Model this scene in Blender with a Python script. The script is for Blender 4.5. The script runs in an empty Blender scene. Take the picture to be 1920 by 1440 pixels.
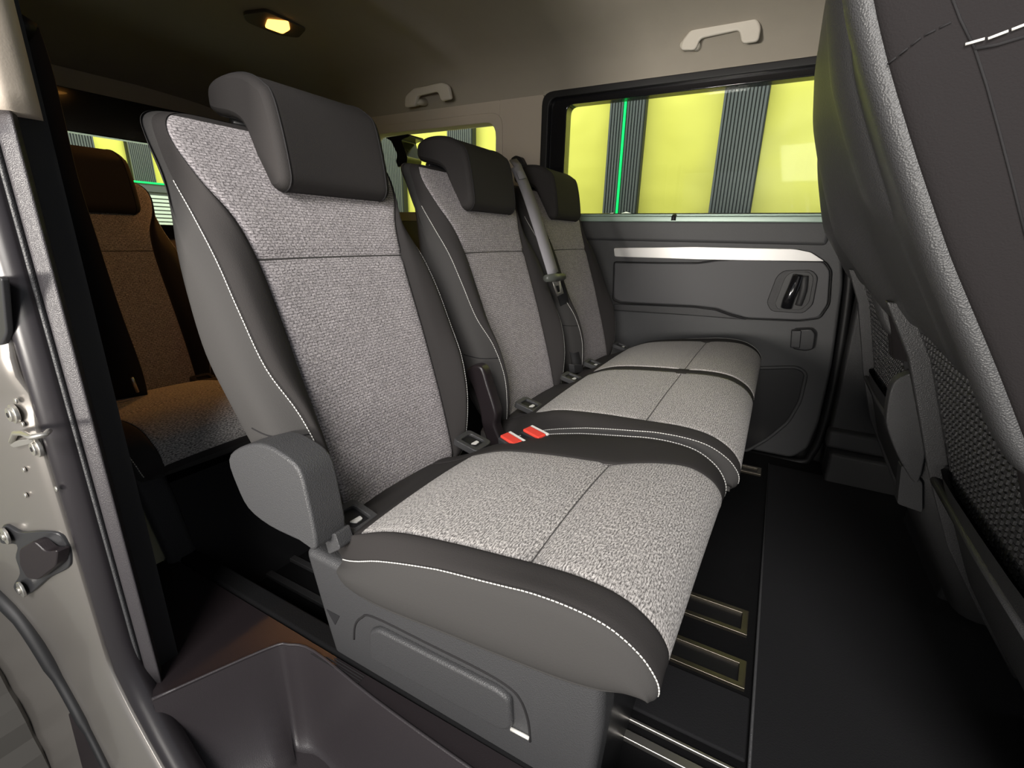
import bpy, bmesh, math, random
from mathutils import Vector, Matrix
random.seed(7)
SC = bpy.context.scene
COL = SC.collection

# ---------------------------------------------------------------- camera
# X = towards the front of the van, Y = across the van, Z = up.  Metres.
F, CX, CY = 880.5, 960.0, 720.0
def basis():
    dy = Vector((1468-CX, 455.4-CY, F)).normalized()
    h = Vector((1, 0.022, 0)).normalized()
    dn = dy.cross(h).normalized()
    if dn.y < 0: dn = -dn
    dz = -dn
    dx = dy.cross(dz).normalized()
    return dx, dy, dz
AX = basis()
C0 = Vector((0, 0, 0.78))
def ray(u, v):
    d = Vector(((u-CX)/F, (v-CY)/F, 1))
    return Vector((AX[0].dot(d), AX[1].dot(d), AX[2].dot(d)))
def on(u, v, ax, val):
    d = ray(u, v); t = (val-C0[ax])/d[ax]
    return C0 + d*t
cam_d = bpy.data.cameras.new('camera'); cam = bpy.data.objects.new('camera', cam_d)
COL.objects.link(cam); SC.camera = cam
cam_d.sensor_width = 36; cam_d.lens = 36*F/1920; cam_d.clip_start = 0.02
M = Matrix.Identity(4)
for i in range(3):
    M[i][0] = AX[i].x; M[i][1] = -AX[i].y; M[i][2] = -AX[i].z; M[i][3] = C0[i]
cam.matrix_world = M

# ---------------------------------------------------------------- world, lights, exposure
w = bpy.data.worlds.new('world'); SC.world = w; w.use_nodes = True
w.node_tree.nodes['Background'].inputs[0].default_value = (0.86, 0.92, 1.0, 1)
w.node_tree.nodes['Background'].inputs[1].default_value = 0.32
SC.view_settings.view_transform = 'Standard'; SC.view_settings.look = 'None'
SC.view_settings.exposure = 0.0; SC.view_settings.gamma = 1; SC.view_settings.use_curve_mapping = False
def area(name, loc, target, sx, sy, power, col, spread=180):
    l = bpy.data.lights.new(name, 'AREA'); l.shape = 'RECTANGLE'; l.size = sx; l.size_y = sy
    l.energy = power; l.color = col; l.spread = math.radians(spread)
    o = bpy.data.objects.new(name, l); COL.objects.link(o); o.location = loc
    o.rotation_euler = (Vector(target)-Vector(loc)).to_track_quat('-Z', 'Y').to_euler()
    return o
area('showroom_light_door', (0.20, -1.3, 2.0), (-0.35, 0.6, 0.4), 0.9, 0.7, 64, (1.0, 0.965, 0.93))
area('showroom_light_front', (-0.64, -1.3, 0.62), (-0.15, 1.7, 1.32), 0.3, 0.25, 6, (1.0, 0.94, 0.86), 60)
area('fill_light_low', (0.25, -1.35, 0.8), (-0.95, 1.7, 1.05), 0.6, 0.4, 4.5, (1.0, 0.95, 0.88), 80)  # unseen fill light, added to lift the ambient on far pillar and ceiling
area('showroom_light_far', (-1.0, 3.0, 3.3), (-1.0, 4.0, 1.3), 6.0, 0.6, 138, (1.0, 1.0, 0.95))
area('showroom_light_back', (-4.0, 1.6, 3.2), (-5.0, 1.8, 1.2), 4.0, 0.6, 130, (1.0, 1.0, 0.95))

# ---------------------------------------------------------------- materials
def mat(name, col, rough=0.5, metal=0.0, bump=None, spec=0.5, var=0.0, emit=None, coat=0.0):
    m = bpy.data.materials.new(name); m.use_nodes = True
    nt = m.node_tree; b = nt.nodes['Principled BSDF']
    b.inputs['Base Color'].default_value = (*col, 1)
    b.inputs['Roughness'].default_value = rough; b.inputs['Metallic'].default_value = metal
    b.inputs['Specular IOR Level'].default_value = spec
    b.inputs['Coat Weight'].default_value = coat
    tc = nt.nodes.new('ShaderNodeTexCoord')
    if var:
        n = nt.nodes.new('ShaderNodeTexNoise'); n.inputs['Scale'].default_value = 22; n.inputs['Detail'].default_value = 4
        nt.links.new(tc.outputs['Object'], n.inputs['Vector'])
        r = nt.nodes.new('ShaderNodeMapRange'); r.inputs['To Min'].default_value = 1-var; r.inputs['To Max'].default_value = 1+var
        nt.links.new(n.outputs['Fac'], r.inputs['Value'])
        mx = nt.nodes.new('ShaderNodeVectorMath'); mx.operation = 'SCALE'
        mx.inputs[0].default_value = col; nt.links.new(r.outputs[0], mx.inputs['Scale'])
        nt.links.new(mx.outputs[0], b.inputs['Base Color'])
    if bump:
        kind, sc, st = bump
        if kind == 'noise':
            t = nt.nodes.new('ShaderNodeTexNoise'); t.inputs['Scale'].default_value = sc; t.inputs['Detail'].default_value = 2; out = t.outputs['Fac']
        else:
            t = nt.nodes.new('ShaderNodeTexVoronoi'); t.inputs['Scale'].default_value = sc; out = t.outputs['Distance']
        nt.links.new(tc.outputs['Object'], t.inputs['Vector'])
        bp = nt.nodes.new('ShaderNodeBump'); bp.inputs['Strength'].default_value = st; bp.inputs['Distance'].default_value = 0.001 if sc > 10 else 0.06
        nt.links.new(out, bp.inputs['Height']); nt.links.new(bp.outputs[0], b.inputs['Normal'])
    if emit:
        b.inputs['Emission Color'].default_value = (*emit[0], 1); b.inputs['Emission Strength'].default_value = emit[1]
    return m

def weave(name, light, dark, bw=0.0085, bh=0.0042, flat=False):
    """heathered woven cloth with short horizontal dashes, in metres of the UV map"""
    m = bpy.data.materials.new(name); m.use_nodes = True
    nt = m.node_tree; b = nt.nodes['Principled BSDF']; N = nt.nodes.new; L = nt.links.new
    b.inputs['Roughness'].default_value = 0.95; b.inputs['Specular IOR Level'].default_value = 0.15
    b.inputs['Sheen Weight'].default_value = 0.12
    uv = N('ShaderNodeUVMap')
    nz = N('ShaderNodeTexNoise'); nz.inputs['Scale'].default_value = 90; nz.inputs['Detail'].default_value = 2
    L(uv.outputs[0], nz.inputs['Vector'])
    off = N('ShaderNodeVectorMath'); off.operation = 'SCALE'; off.inputs['Scale'].default_value = 0.0035
    L(nz.outputs['Color'], off.inputs[0])
    ad = N('ShaderNodeVectorMath'); L(uv.outputs[0], ad.inputs[0]); L(off.outputs[0], ad.inputs[1])
    br = N('ShaderNodeTexBrick'); br.inputs['Scale'].default_value = 1
    br.inputs['Brick Width'].default_value = bw; br.inputs['Row Height'].default_value = bh
    br.inputs['Mortar Size'].default_value = bh*0.22; br.inputs['Mortar Smooth'].default_value = 1.0
    br.inputs['Color1'].default_value = (1, 1, 1, 1); br.inputs['Color2'].default_value = (0.62, 0.62, 0.62, 1)
    br.inputs['Mortar'].default_value = (0.12, 0.12, 0.12, 1)
    L(ad.outputs[0], br.inputs['Vector'])
    mp = N('ShaderNodeMapping'); mp.inputs['Scale'].default_value = (260, 620, 1); L(uv.outputs[0], mp.inputs[0])
    h = N('ShaderNodeTexNoise'); h.inputs['Scale'].default_value = 1; h.inputs['Detail'].default_value = 3; L(mp.outputs[0], h.inputs['Vector'])
    hr = N('ShaderNodeMapRange'); hr.inputs['From Min'].default_value = 0.41; hr.inputs['From Max'].default_value = 0.60; L(h.outputs['Fac'], hr.inputs['Value'])
    g = N('ShaderNodeMix'); g.data_type = 'FLOAT'; g.inputs[0].default_value = 0.62 if flat else 0.42
    L(br.outputs['Color'], g.inputs[2]); L(hr.outputs[0], g.inputs[3])
    cm = N('ShaderNodeMix'); cm.data_type = 'RGBA'
    cm.inputs[6].default_value = (*dark, 1); cm.inputs[7].default_value = (*light, 1)
    L(g.outputs[0], cm.inputs[0]); L(cm.outputs[2], b.inputs['Base Color'])
    bp = N('ShaderNodeBump'); bp.inputs['Strength'].default_value = 0.55; bp.inputs['Distance'].default_value = 0.0012
    L(g.outputs[0], bp.inputs['Height']); L(bp.outputs[0], b.inputs['Normal'])
    return m

MT = {}
MT['weave'] = weave('woven_grey_cloth', (0.60, 0.555, 0.565), (0.045, 0.040, 0.042))
MT['weave_seat'] = weave('woven_grey_seat_cloth', (0.66, 0.625, 0.60), (0.055, 0.05, 0.048), 0.0075, 0.0034, True)
MT['cloth'] = mat('dark_grey_cloth', (0.0324, 0.0295, 0.0288), 0.85, bump=('noise', 900, 0.25), spec=0.25)
MT['cloth_side'] = mat('mid_grey_side_cloth', (0.0504, 0.0482, 0.0468), 0.85, bump=('noise', 900, 0.25), spec=0.25)
MT['cloth_front'] = mat('front_seat_cloth', (0.0167, 0.0146, 0.0152), 0.9, bump=('noise', 700, 0.4), spec=0.2)
MT['stitch'] = mat('pale_thread', (0.72, 0.71, 0.68), 0.7)
MT['seam'] = mat('seam_dark', (0.012, 0.011, 0.012), 0.9)
MT['plastic'] = mat('grained_dark_plastic', (0.0475, 0.0475, 0.0490), 0.42, bump=('voronoi', 700, 0.45))
MT['plastic_mid'] = mat('grained_grey_plastic', (0.0598, 0.0598, 0.0622), 0.45, bump=('voronoi', 700, 0.45))
MT['plastic_smooth'] = mat('smooth_dark_plastic', (0.03, 0.03, 0.032), 0.3)
MT['plastic_brown'] = mat('brown_black_plastic', (0.0176, 0.0136, 0.0152), 0.33, bump=('noise', 900, 0.2))
MT['black'] = mat('black_rubber', (0.008, 0.008, 0.009), 0.55)
MT['seal'] = mat('grey_rubber_seal', (0.0510, 0.0468, 0.0504), 0.38, bump=('voronoi', 900, 0.3))
MT['seal_dark'] = mat('dark_rubber_seal', (0.0210, 0.0186, 0.0210), 0.30)
MT['lamp_body'] = mat('lamp_body_plastic', (0.10, 0.085, 0.065), 0.5)
MT['cup'] = mat('handle_cup_black', (0.012, 0.012, 0.013), 0.45)
MT['seam_soft'] = mat('sunken_seam', (0.07, 0.066, 0.064), 0.95)
MT['gloss_black'] = mat('gloss_black', (0.01, 0.01, 0.012), 0.12, coat=0.5)
MT['door'] = mat('door_plastic', (0.0855, 0.0864, 0.0900), 0.5, bump=('voronoi', 800, 0.35))
MT['door_pad'] = mat('door_insert_pad', (0.11, 0.11, 0.116), 0.6, bump=('noise', 800, 0.2))
MT['silver'] = mat('satin_silver', (0.86, 0.85, 0.83), 0.4, metal=0.2)
MT['headliner'] = mat('headliner_felt', (0.38, 0.345, 0.29), 0.95, bump=('noise', 600, 0.25), spec=0.1, var=0.03)
MT['beige'] = mat('beige_trim', (0.52, 0.455, 0.38), 0.6, bump=('noise', 500, 0.12))
MT['handle_beige'] = mat('beige_grab_handle', (0.60, 0.56, 0.49), 0.5)
MT['carpet'] = mat('black_carpet', (0.0066, 0.0066, 0.0072), 0.95, bump=('noise', 500, 0.8), spec=0.15, var=0.15)
MT['mat'] = mat('floor_mat', (0.0187, 0.0187, 0.0204), 0.8, bump=('noise', 400, 0.5), spec=0.2)
MT['paint'] = mat('warm_grey_metallic_paint', (0.35, 0.325, 0.30), 0.30, metal=0.75, coat=0.5)
MT['metal'] = mat('zinc_metal', (0.62, 0.60, 0.56), 0.35, metal=0.9)
MT['brass'] = mat('worn_gilt_steel', (0.2160, 0.1920, 0.1500), 0.35, metal=0.9, var=0.2)
MT['red'] = mat('red_button', (0.72, 0.06, 0.04), 0.35)
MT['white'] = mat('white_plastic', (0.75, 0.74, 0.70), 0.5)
MT['belt'] = mat('grey_webbing', (0.30, 0.29, 0.31), 0.7, bump=('noise', 700, 0.3))
MT['belt_dark'] = mat('black_webbing', (0.012, 0.012, 0.013), 0.8)
MT['tongue'] = mat('belt_tongue_plastic', (0.08, 0.085, 0.075), 0.4)
MT['step'] = mat('step_plastic', (0.0360, 0.0310, 0.0338), 0.36, bump=('noise', 900, 0.25))
MT['yellow'] = mat('yellow_gloss_wall', (0.80, 0.755, 0.145), 0.38, bump=('noise', 1.6, 0.9), coat=0.12)
MT['column'] = mat('grey_ribbed_column', (0.10, 0.11, 0.115), 0.4)
MT['column_gap'] = mat('dark_column_groove', (0.02, 0.025, 0.025), 0.6)
MT['led'] = mat('green_led', (0.0, 0.6, 0.15), 0.4, emit=((0.0, 0.85, 0.13), 1.1))
MT['shutter'] = mat('pale_shutter', (0.70, 0.78, 0.72), 0.4)
MT['concrete'] = mat('garage_floor', (0.30, 0.30, 0.29), 0.4, var=0.2)
MT['lamp'] = mat('warm_lamp_lens', (1.0, 0.7, 0.35), 0.4, emit=((1.0, 0.42, 0.08), 4.5))
MT['sill_alu'] = mat('window_sill_strip', (0.42, 0.56, 0.48), 0.35, metal=0.1)
MT['tyre'] = mat('tyre_rubber', (0.05, 0.047, 0.042), 0.8)
def glass():
    m = bpy.data.materials.new('window_glass'); m.use_nodes = True; nt = m.node_tree; nt.nodes.clear()
    N = nt.nodes.new; L = nt.links.new
    o = N('ShaderNodeOutputMaterial'); mx = N('ShaderNodeMixShader'); t = N('ShaderNodeBsdfTransparent'); g = N('ShaderNodeBsdfGlossy')
    t.inputs[0].default_value = (0.90, 0.94, 0.90, 1); g.inputs['Roughness'].default_value = 0.02
    fr = N('ShaderNodeFresnel'); fr.inputs[0].default_value = 1.35
    L(fr.outputs[0], mx.inputs[0]); L(t.outputs[0], mx.inputs[1]); L(g.outputs[0], mx.inputs[2]); L(mx.outputs[0], o.inputs[0])
    return m
MT['glass'] = glass()

# ---------------------------------------------------------------- helpers
def link(name, me, m, parent=None, smooth=True, bevel=0, sub=0, seg=3, wn=False):
    o = bpy.data.objects.new(name, me); COL.objects.link(o)
    for x in (m if isinstance(m, (list, tuple)) else [m]): me.materials.append(MT[x] if isinstance(x, str) else x)
    if smooth:
        for p in me.polygons: p.use_smooth = True
    if bevel:
        b = o.modifiers.new('bevel', 'BEVEL'); b.width = bevel; b.segments = seg; b.limit_method = 'ANGLE'; b.angle_limit = math.radians(35)
        b.harden_normals = False
        wnm = o.modifiers.new('wn', 'WEIGHTED_NORMAL')
    if sub:
        s = o.modifiers.new('sub', 'SUBSURF'); s.levels = sub; s.render_levels = sub
    if parent: o.parent = parent
    return o
def mesh(verts, faces, name='mesh'):
    me = bpy.data.meshes.new(name); me.from_pydata([tuple(v) for v in verts], [], faces); me.update()
    bm = bmesh.new(); bm.from_mesh(me); bmesh.ops.recalc_face_normals(bm, faces=bm.faces); bm.to_mesh(me); bm.free()
    return me
class MB:
    """collects simple shapes into one mesh"""
    def __init__(s): s.v = []; s.f = []
    def add(s, v, f):
        k = len(s.v); s.v += [Vector(p) for p in v]; s.f += [tuple(i+k for i in q) for q in f]; return s
    def box(s, x0, x1, y0, y1, z0, z1):
        v = [(x, y, z) for x in (x0, x1) for y in (y0, y1) for z in (z0, z1)]
        return s.add(v, [(0, 1, 3, 2), (4, 6, 7, 5), (0, 4, 5, 1), (2, 3, 7, 6), (0, 2, 6, 4), (1, 5, 7, 3)])
    def prism(s, pts, off):
        """closed 3D outline extruded by the vector off"""
        n = len(pts); off = Vector(off); a = [Vector(p) for p in pts]
        return s.add(a+[p+off for p in a], [tuple(range(n)), tuple(range(2*n-1, n-1, -1))]+[(i, (i+1) % n, (i+1) % n+n, i+n) for i in range(n)])
    def tube(s, path, r, n=10, closed=False, rz=None):
        P = [Vector(p) for p in path]; K = len(P); rings = []; up = None
        for i, p in enumerate(P):
            if closed: d = P[(i+1) % K]-P[i-1]
            else: d = P[min(i+1, K-1)]-P[max(i-1, 0)]
            d.normalize()
            if up is None:
                up = Vector((0, 0, 1)) if abs(d.z) < 0.9 else Vector((1, 0, 0))
            a = (up-d*up.dot(d)).normalized(); up = a; b = d.cross(a)
            rr = r[i] if isinstance(r, (list, tuple)) else r
            rings.append([p+a*math.cos(t)*rr+b*math.sin(t)*(rz or 1)*rr for t in [2*math.pi*j/n for j in range(n)]])
        v = [q for g in rings for q in g]; f = []
        for i in range(K if closed else K-1):
            for j in range(n):
                a0 = i*n+j; a1 = i*n+(j+1) % n; b0 = ((i+1) % K)*n+j; b1 = ((i+1) % K)*n+(j+1) % n
                f.append((a0, a1, b1, b0))
        if not closed: f += [tuple(range(n-1, -1, -1)), tuple((K-1)*n+j for j in range(n))]
        return s.add(v, f)
    def disc(s, c, nrm, r, h, n=20):
        c = Vector(c); nrm = Vector(nrm).normalized()
        return s.tube([c, c+nrm*h], r, n)
    def ribbon(s, path, wdir, w, t=0.0015):
        P = [Vector(p) for p in path]; wd = Vector(wdir).normalized()*w/2; v = []; K = len(P)
        for i, p in enumerate(P):
            d = (P[min(i+1, K-1)]-P[max(i-1, 0)]).normalized(); n = d.cross(wd).normalized()*t/2
            v += [p-wd-n, p+wd-n, p+wd+n, p-wd+n]
        f = [(0, 3, 2, 1), (4*K-4, 4*K-3, 4*K-2, 4*K-1)]
        for i in range(K-1):
            for j in range(4): f.append((4*i+j, 4*i+(j+1) % 4, 4*i+4+(j+1) % 4, 4*i+4+j))
        return s.add(v, f)
    def obj(s, name, m, parent=None, **k):
        return link(name, mesh(s.v, s.f, name), m, parent, **k)
def cr(P, n, closed=False):
    """Catmull-Rom through tuples of any length"""
    K = len(P); out = []
    for i in range(K if closed else K-1):
        a, b, c, d = (P[(i-1) % K], P[i], P[(i+1) % K], P[(i+2) % K]) if closed else (P[max(i-1, 0)], P[i], P[i+1], P[min(i+2, K-1)])
        for j in range(n):
            t = j/n
            out.append(tuple(0.5*(2*q+(r-p)*t+(2*p-5*q+4*r-s)*t*t+(3*q-p-3*r+s)*t**3) for p, q, r, s in zip(a, b, c, d)))
    if not closed: out.append(tuple(P[-1]))
    return out
def lin(tab, x):
    if x <= tab[0][0]: return tab[0][1]
    for (a, p), (b, q) in zip(tab, tab[1:]):
        if x <= b: return p+(q-p)*(x-a)/(b-a)
    return tab[-1][1]
def dashes(mb, path, step=0.0042, ln=0.0032, r=0.0007):
    P = [Vector(p) for p in path]; acc = 0; nxt = 0
    for a, b in zip(P, P[1:]):
        L = (b-a).length
        if L < 1e-6: continue
        d = (b-a)/L
        while nxt < acc+L:
            q = a+d*(nxt-acc); mb.tube([q-d*ln/2, q+d*ln/2], r, 5); nxt += step
        acc += L
def roundpoly(P, r, n=4):
    """round the corners of a closed 2D/3D outline"""
    out = []; K = len(P); P = [Vector(p) for p in P]
    for i in range(K):
        a, b, c = P[i-1], P[i], P[(i+1) % K]
        u = a-b; v = c-b; k = min(r, u.length*0.45, v.length*0.45)
        u.normalize(); v.normalize(); p, q = b+u*k, b+v*k
        for j in range(n+1):
            t = j/n; out.append(p*(1-t)**2+b*2*t*(1-t)+q*t*t)
    return out
def thing(name, label, cat, loc=(0, 0, 0), group=None):
    o = bpy.data.objects.new(name, None); COL.objects.link(o); o.location = loc; o.empty_display_size = 0.05
    o['label'] = label; o['category'] = cat
    if group: o['group'] = group
    return o
def tag(o, label, cat, group=None):
    o['label'] = label; o['category'] = cat
    if group: o['group'] = group
    return o
def struct(o): o['kind'] = 'structure'; return o
def attach(root):
    """children were built in world coordinates: keep them there under a root that stands elsewhere"""
    inv = Matrix.Translation(root.location).inverted()
    for c in root.children: c.matrix_parent_inverse = inv
def setpar(c, p):
    c.parent = p

def grid_parts(rows, tags, parts, parent, uvs=None, closed=False, cap0=True, cap1=True):
    """rows: equal-length lists of points; tags(i,j) -> part key; parts: key -> (name, material)"""
    R, K = len(rows), len(rows[0]); jn = K if closed else K-1
    by = {}
    for i in range(R-1):
        for j in range(jn):
            by.setdefault(tags(i, j), []).append((i*K+j, i*K+(j+1) % K, (i+1)*K+(j+1) % K, (i+1)*K+j))
    last = list(parts)[-1]
    V = [Vector(p) for r in rows for p in r]; src = list(range(len(V)))
    def cap(idx):
        k0 = len(V); V.extend(V[q].copy() for q in idx); src.extend(idx)
        by.setdefault(last, []).append(tuple(range(k0, k0+len(idx))))
    if cap0: cap([K-1-j for j in range(K)])
    if cap1: cap([(R-1)*K+j for j in range(K)])
    # distances for the UV map
    U = [[0]*K for _ in range(R)]; W = [[0]*K for _ in range(R)]
    c = uvs if uvs is not None else 0
    for i in range(R):
        for j in range(1, K): U[i][j] = U[i][j-1]+(Vector(rows[i][j])-Vector(rows[i][j-1])).length
        base = U[i][c]
        for j in range(K): U[i][j] -= base
    for i in range(1, R):
        step = (Vector(rows[i][c])-Vector(rows[i-1][c])).length
        for j in range(K): W[i][j] = W[i-1][j]+step
    # smooth normals shared over all the parts
    full = bpy.data.meshes.new('t'); allf = [f for k in by for f in by[k]]
    full.from_pydata([tuple(v) for v in V], [], allf); full.update()
    bm = bmesh.new(); bm.from_mesh(full); bmesh.ops.recalc_face_normals(bm, faces=bm.faces)
    bm.normal_update(); bm.verts.ensure_lookup_table()
    nr = [v.normal.copy() for v in bm.verts]
    bm.faces.ensure_lookup_table(); fl = [tuple(v.index for v in f.verts) for f in bm.faces]; bm.free()
    bpy.data.meshes.remove(full)
    key = [k for k in by for _ in by[k]]; out = {}
    for k in by:
        name, m = parts[k]
        F_ = [f for f, kk in zip(fl, key) if kk == k]
        idx = sorted({q for f in F_ for q in f}); mp = {q: n for n, q in enumerate(idx)}
        me = bpy.data.meshes.new(name); me.from_pydata([tuple(V[q]) for q in idx], [], [tuple(mp[q] for q in f) for f in F_]); me.update()
        ul = me.uv_layers.new(name='UVMap')
        for p in me.polygons:
            for li in p.loop_indices:
                q = src[idx[me.loops[li].vertex_index]]; ul.data[li].uv = (U[q//K][q % K], W[q//K][q % K])
        o = link(name, me, m, parent)
        me.normals_split_custom_set_from_vertices([tuple(nr[q]) for q in idx])
        out[k] = o
    return out

# ================================================================ SETTING
FZ = 0.05            # cabin floor
YW = 1.80            # far wall plane
# floor
struct(MB().box(-2.5, 1.6, 0.34, 1.83, 0.0, FZ).obj('floor', 'carpet', smooth=False))
struct(MB().box(-9, 5, -3.0, 7, -0.42, -0.40).obj('floor', 'concrete', smooth=False))

# far wall above/behind the windows, built as pieces round the openings
wf = MB()
def wallbox(x0, x1, z0, z1, y0=YW, y1=YW+0.06): wf.box(x0, x1, y0, y1, z0, z1)
wallbox(-2.5, -1.78, 0.0, 1.34); wallbox(-1.78, -1.06, 0.0, 0.86); wallbox(-1.78, -1.06, 1.235, 1.34)
wallbox(-1.065, -0.87, 0.0, 1.34)
struct(wf.obj('wall_far', 'beige', smooth=False, bevel=0.006))
# dark lower cladding of the far wall behind the seats
struct(MB().box(-2.5, -0.885, 1.775, 1.802, 0.05, 0.84).obj('trim_1', 'door', smooth=False, bevel=0.008))
# header over the sliding door
struct(MB().box(-0.87, 1.6, YW-0.005, YW+0.06, 1.285, 1.36).obj('wall_far', 'headliner', smooth=False))

# headliner: curved section from far wall to near wall
def headliner():
    sec = [(1.815, 1.262), (1.80, 1.29), (1.775, 1.325), (1.735, 1.360), (1.67, 1.392), (1.57, 1.418), (1.40, 1.44), (1.0, 1.455), (0.6, 1.44), (0.42, 1.40), (0.30, 1.34), (0.235, 1.26), (0.22, 1.20)]
    s2 = cr(sec, 5); xs = [-2.52+0.04*i for i in range(104)]
    rows = []
    for x in xs:
        row = []
        for (y, z) in s2:
            # shallow cross ribs and pressed panels of the headliner
            mid = max(0, min(1, (z-1.36)/0.06))
            dz = 0
            for c0, wd, hh in ((-1.18, 0.075, 0.016), (-0.62, 0.05, 0.010)):
                d = abs(x-c0)/wd
                if d < 1: dz -= hh*(0.5+0.5*math.cos(math.pi*d))
            if x < -2.1: dz -= 0.35*(x+2.1)**2*1.6
            row.append((x, y, z+dz*mid if x > -2.1 else z+dz))
        rows.append(row)
    V = [p for r in rows for p in r]; K = len(s2); n = len(V)
    V += [(x, y, z+0.03) for x, y, z in V]
    f = []
    for i in range(len(rows)-1):
        for j in range(K-1):
            a = i*K+j; q = (a, a+1, a+K+1, a+K); f.append(q); f.append(tuple(k+n for k in reversed(q)))
    for i in range(len(rows)-1):
        for j in (0, K-1): a = i*K+j; f.append((a, a+K, a+K+n, a+n))
    o = link('ceiling', mesh(V, f), 'headliner'); struct(o)
headliner()
# roof console panel outline pressed in the headliner
def arc_line(pts, r, name, m, ax=None):
    return MB().tube(pts, r, 6).obj(name, m)

# rear wall with the window opening
rw = MB(); XR = -2.5
rw.box(XR-0.05, XR, 0.2, 1.86, 0.0, 0.76); rw.box(XR-0.05, XR, 0.2, 1.86, 1.27, 1.36)
rw.box(XR-0.05, XR, 0.2, 0.36, 0.76, 1.27); rw.box(XR-0.05, XR, 1.68, 1.86, 0.76, 1.27)
struct(rw.obj('wall_rear', 'beige', smooth=False))
def frame(name, pts_out, pts_in, off, m, parent=None, bevel=0.004):
    n = len(pts_out); off = Vector(off)
    A = [Vector(p) for p in pts_out]; B = [Vector(p) for p in pts_in]
    V = A+B+[p+off for p in A]+[p+off for p in B]; f = []
    for i in range(n):
        j = (i+1) % n
        f += [(i, j, n+j, n+i), (2*n+i, 3*n+i, 3*n+j, 2*n+j), (i, 2*n+i, 2*n+j, j), (n+i, n+j, 3*n+j, 3*n+i)]
    return link(name, mesh(V, f), m, parent, smooth=True, bevel=bevel)
def rect(ax, val, a0, a1, b0, b1, r):
    if ax == 1: P = [(a0, val, b0), (a1, val, b0), (a1, val, b1), (a0, val, b1)]
    else: P = [(val, a0, b0), (val, a1, b0), (val, a1, b1), (val, a0, b1)]
    return roundpoly(P, r, 5)
wr = struct(frame('window_3', rect(0, XR+0.012, 0.34, 1.70, 0.74, 1.29, 0.05), rect(0, XR+0.012, 0.44, 1.60, 0.80, 1.135, 0.05), (-0.05, 0, 0), 'gloss_black'))
MB().box(XR-0.035, XR-0.03, 0.36, 1.68, 0.76, 1.27).obj('glass_pane', 'glass', wr, smooth=False)

# near side wall behind the door opening (inside face) and its dark lining
struct(MB().box(-2.5, -0.662, 0.205, 0.235, 0.02, 1.34).obj('wall_near', 'black', smooth=False))

# ---------------------------------------------------------------- near pillar: seals and painted body
def vstrip(name, prof, z0, z1, m, closed=True, n=4, zs=24, bend=0.0, fl=False, **k):
    P = cr([tuple(p) for p in prof], n, closed=closed); rows = []
    for i in range(zs+1):
        z = z0+(z1-z0)*i/zs
        b = bend*max(0, (z-0.62))**2
        rows.append([(x-b*2.0+(flare(z) if fl else 0), y, z) for x, y in P])
    V = [p for r in rows for p in r]; K = len(P); f = []
    for i in range(zs):
        for j in range(K if closed else K-1):
            f.append((i*K+j, i*K+(j+1) % K, (i+1)*K+(j+1) % K, (i+1)*K+j))
    if closed: f += [tuple(range(K)), tuple(zs*K+j for j in range(K))]
    return link(name, mesh(V, f), m, **k)
def flare(z): return 0.09*(max(0, 0.25-z)/0.14)**1.4
_v = vstrip
struct(vstrip('trim_2', [(-0.634, 0.200), (-0.640, 0.1945), (-0.647, 0.191), (-0.652, 0.194), (-0.668, 0.205), (-0.660, 0.212), (-0.642, 0.2035)], 0.195, 0.885, 'seal'))
struct(vstrip('trim_7', [(-0.6495, 0.1885), (-0.652, 0.1865), (-0.656, 0.189), (-0.653, 0.193)], 0.195, 0.885, 'plastic_mid'))
sl = vstrip('door_seal', [(-0.652, 0.186), (-0.653, 0.178), (-0.659, 0.170), (-0.668, 0.166), (-0.680, 0.170), (-0.690, 0.185), (-0.675, 0.20), (-0.660, 0.196)], -0.1, 0.90, 'seal_dark', fl=True)
tag(sl, 'dark rounded rubber weather seal running down the near door jamb beside the grey body', 'door seal')
# beige upper pillar cover
struct(vstrip('trim_3', [(-0.632, 0.205), (-0.634, 0.192), (-0.655, 0.178), (-0.70, 0.165), (-0.76, 0.165), (-0.76, 0.23), (-0.68, 0.235), (-0.642, 0.222)], 0.880, 1.30, 'beige'))
JT = [(-1.9, 0.07), (-1.35, 0.085), (-1.1, 0.095), (-0.95, 0.108), (-0.82, 0.128), (-0.75, 0.142), (-0.71, 0.151), (-0.685, 0.159), (-0.676, 0.165)]
def JY(x): return lin(JT, x)
# painted jamb
def jamb():
    P = cr([(a, b) for a, b in reversed(JT)], 5); rows = []; Z = [-0.35+0.02*i for i in range(66)]
    for z in Z:
        r = []
        for x, y in P:
            d = 0
            for zc, wd, am in ((0.64, 0.02, 0.006), (0.60, 0.025, -0.004)):
                t = abs(z-zc)/wd
                if t < 1: d += am*(0.5+0.5*math.cos(math.pi*t))
            r.append((x+flare(z), y-d, z))
        rows.append(r)
    V = [p for r in rows for p in r]; K = len(P); n = len(V)
    V += [(x-0.004, y+0.012, z) for x, y, z in V]
    f = []
    for i in range(len(Z)-1):
        for j in range(K-1):
            a = i*K+j; q = (a, a+1, a+K+1, a+K); f.append(q); f.append(tuple(k+n for k in reversed(q)))
        for j in (0, K-1): a = i*K+j; f.append((a, a+K, a+K+n, a+n))
    o = link('wall_near_jamb', mesh(V, f), 'paint'); struct(o)
jamb()
def onj(u, v, d=0.0):
    r = ray(u, v).normalized(); t = 0.2
    while t < 2.5:
        p = C0+r*t
        if p.y >= JY(p.x-flare(p.z))-d: return p
        t += 0.0005
    return p
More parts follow.
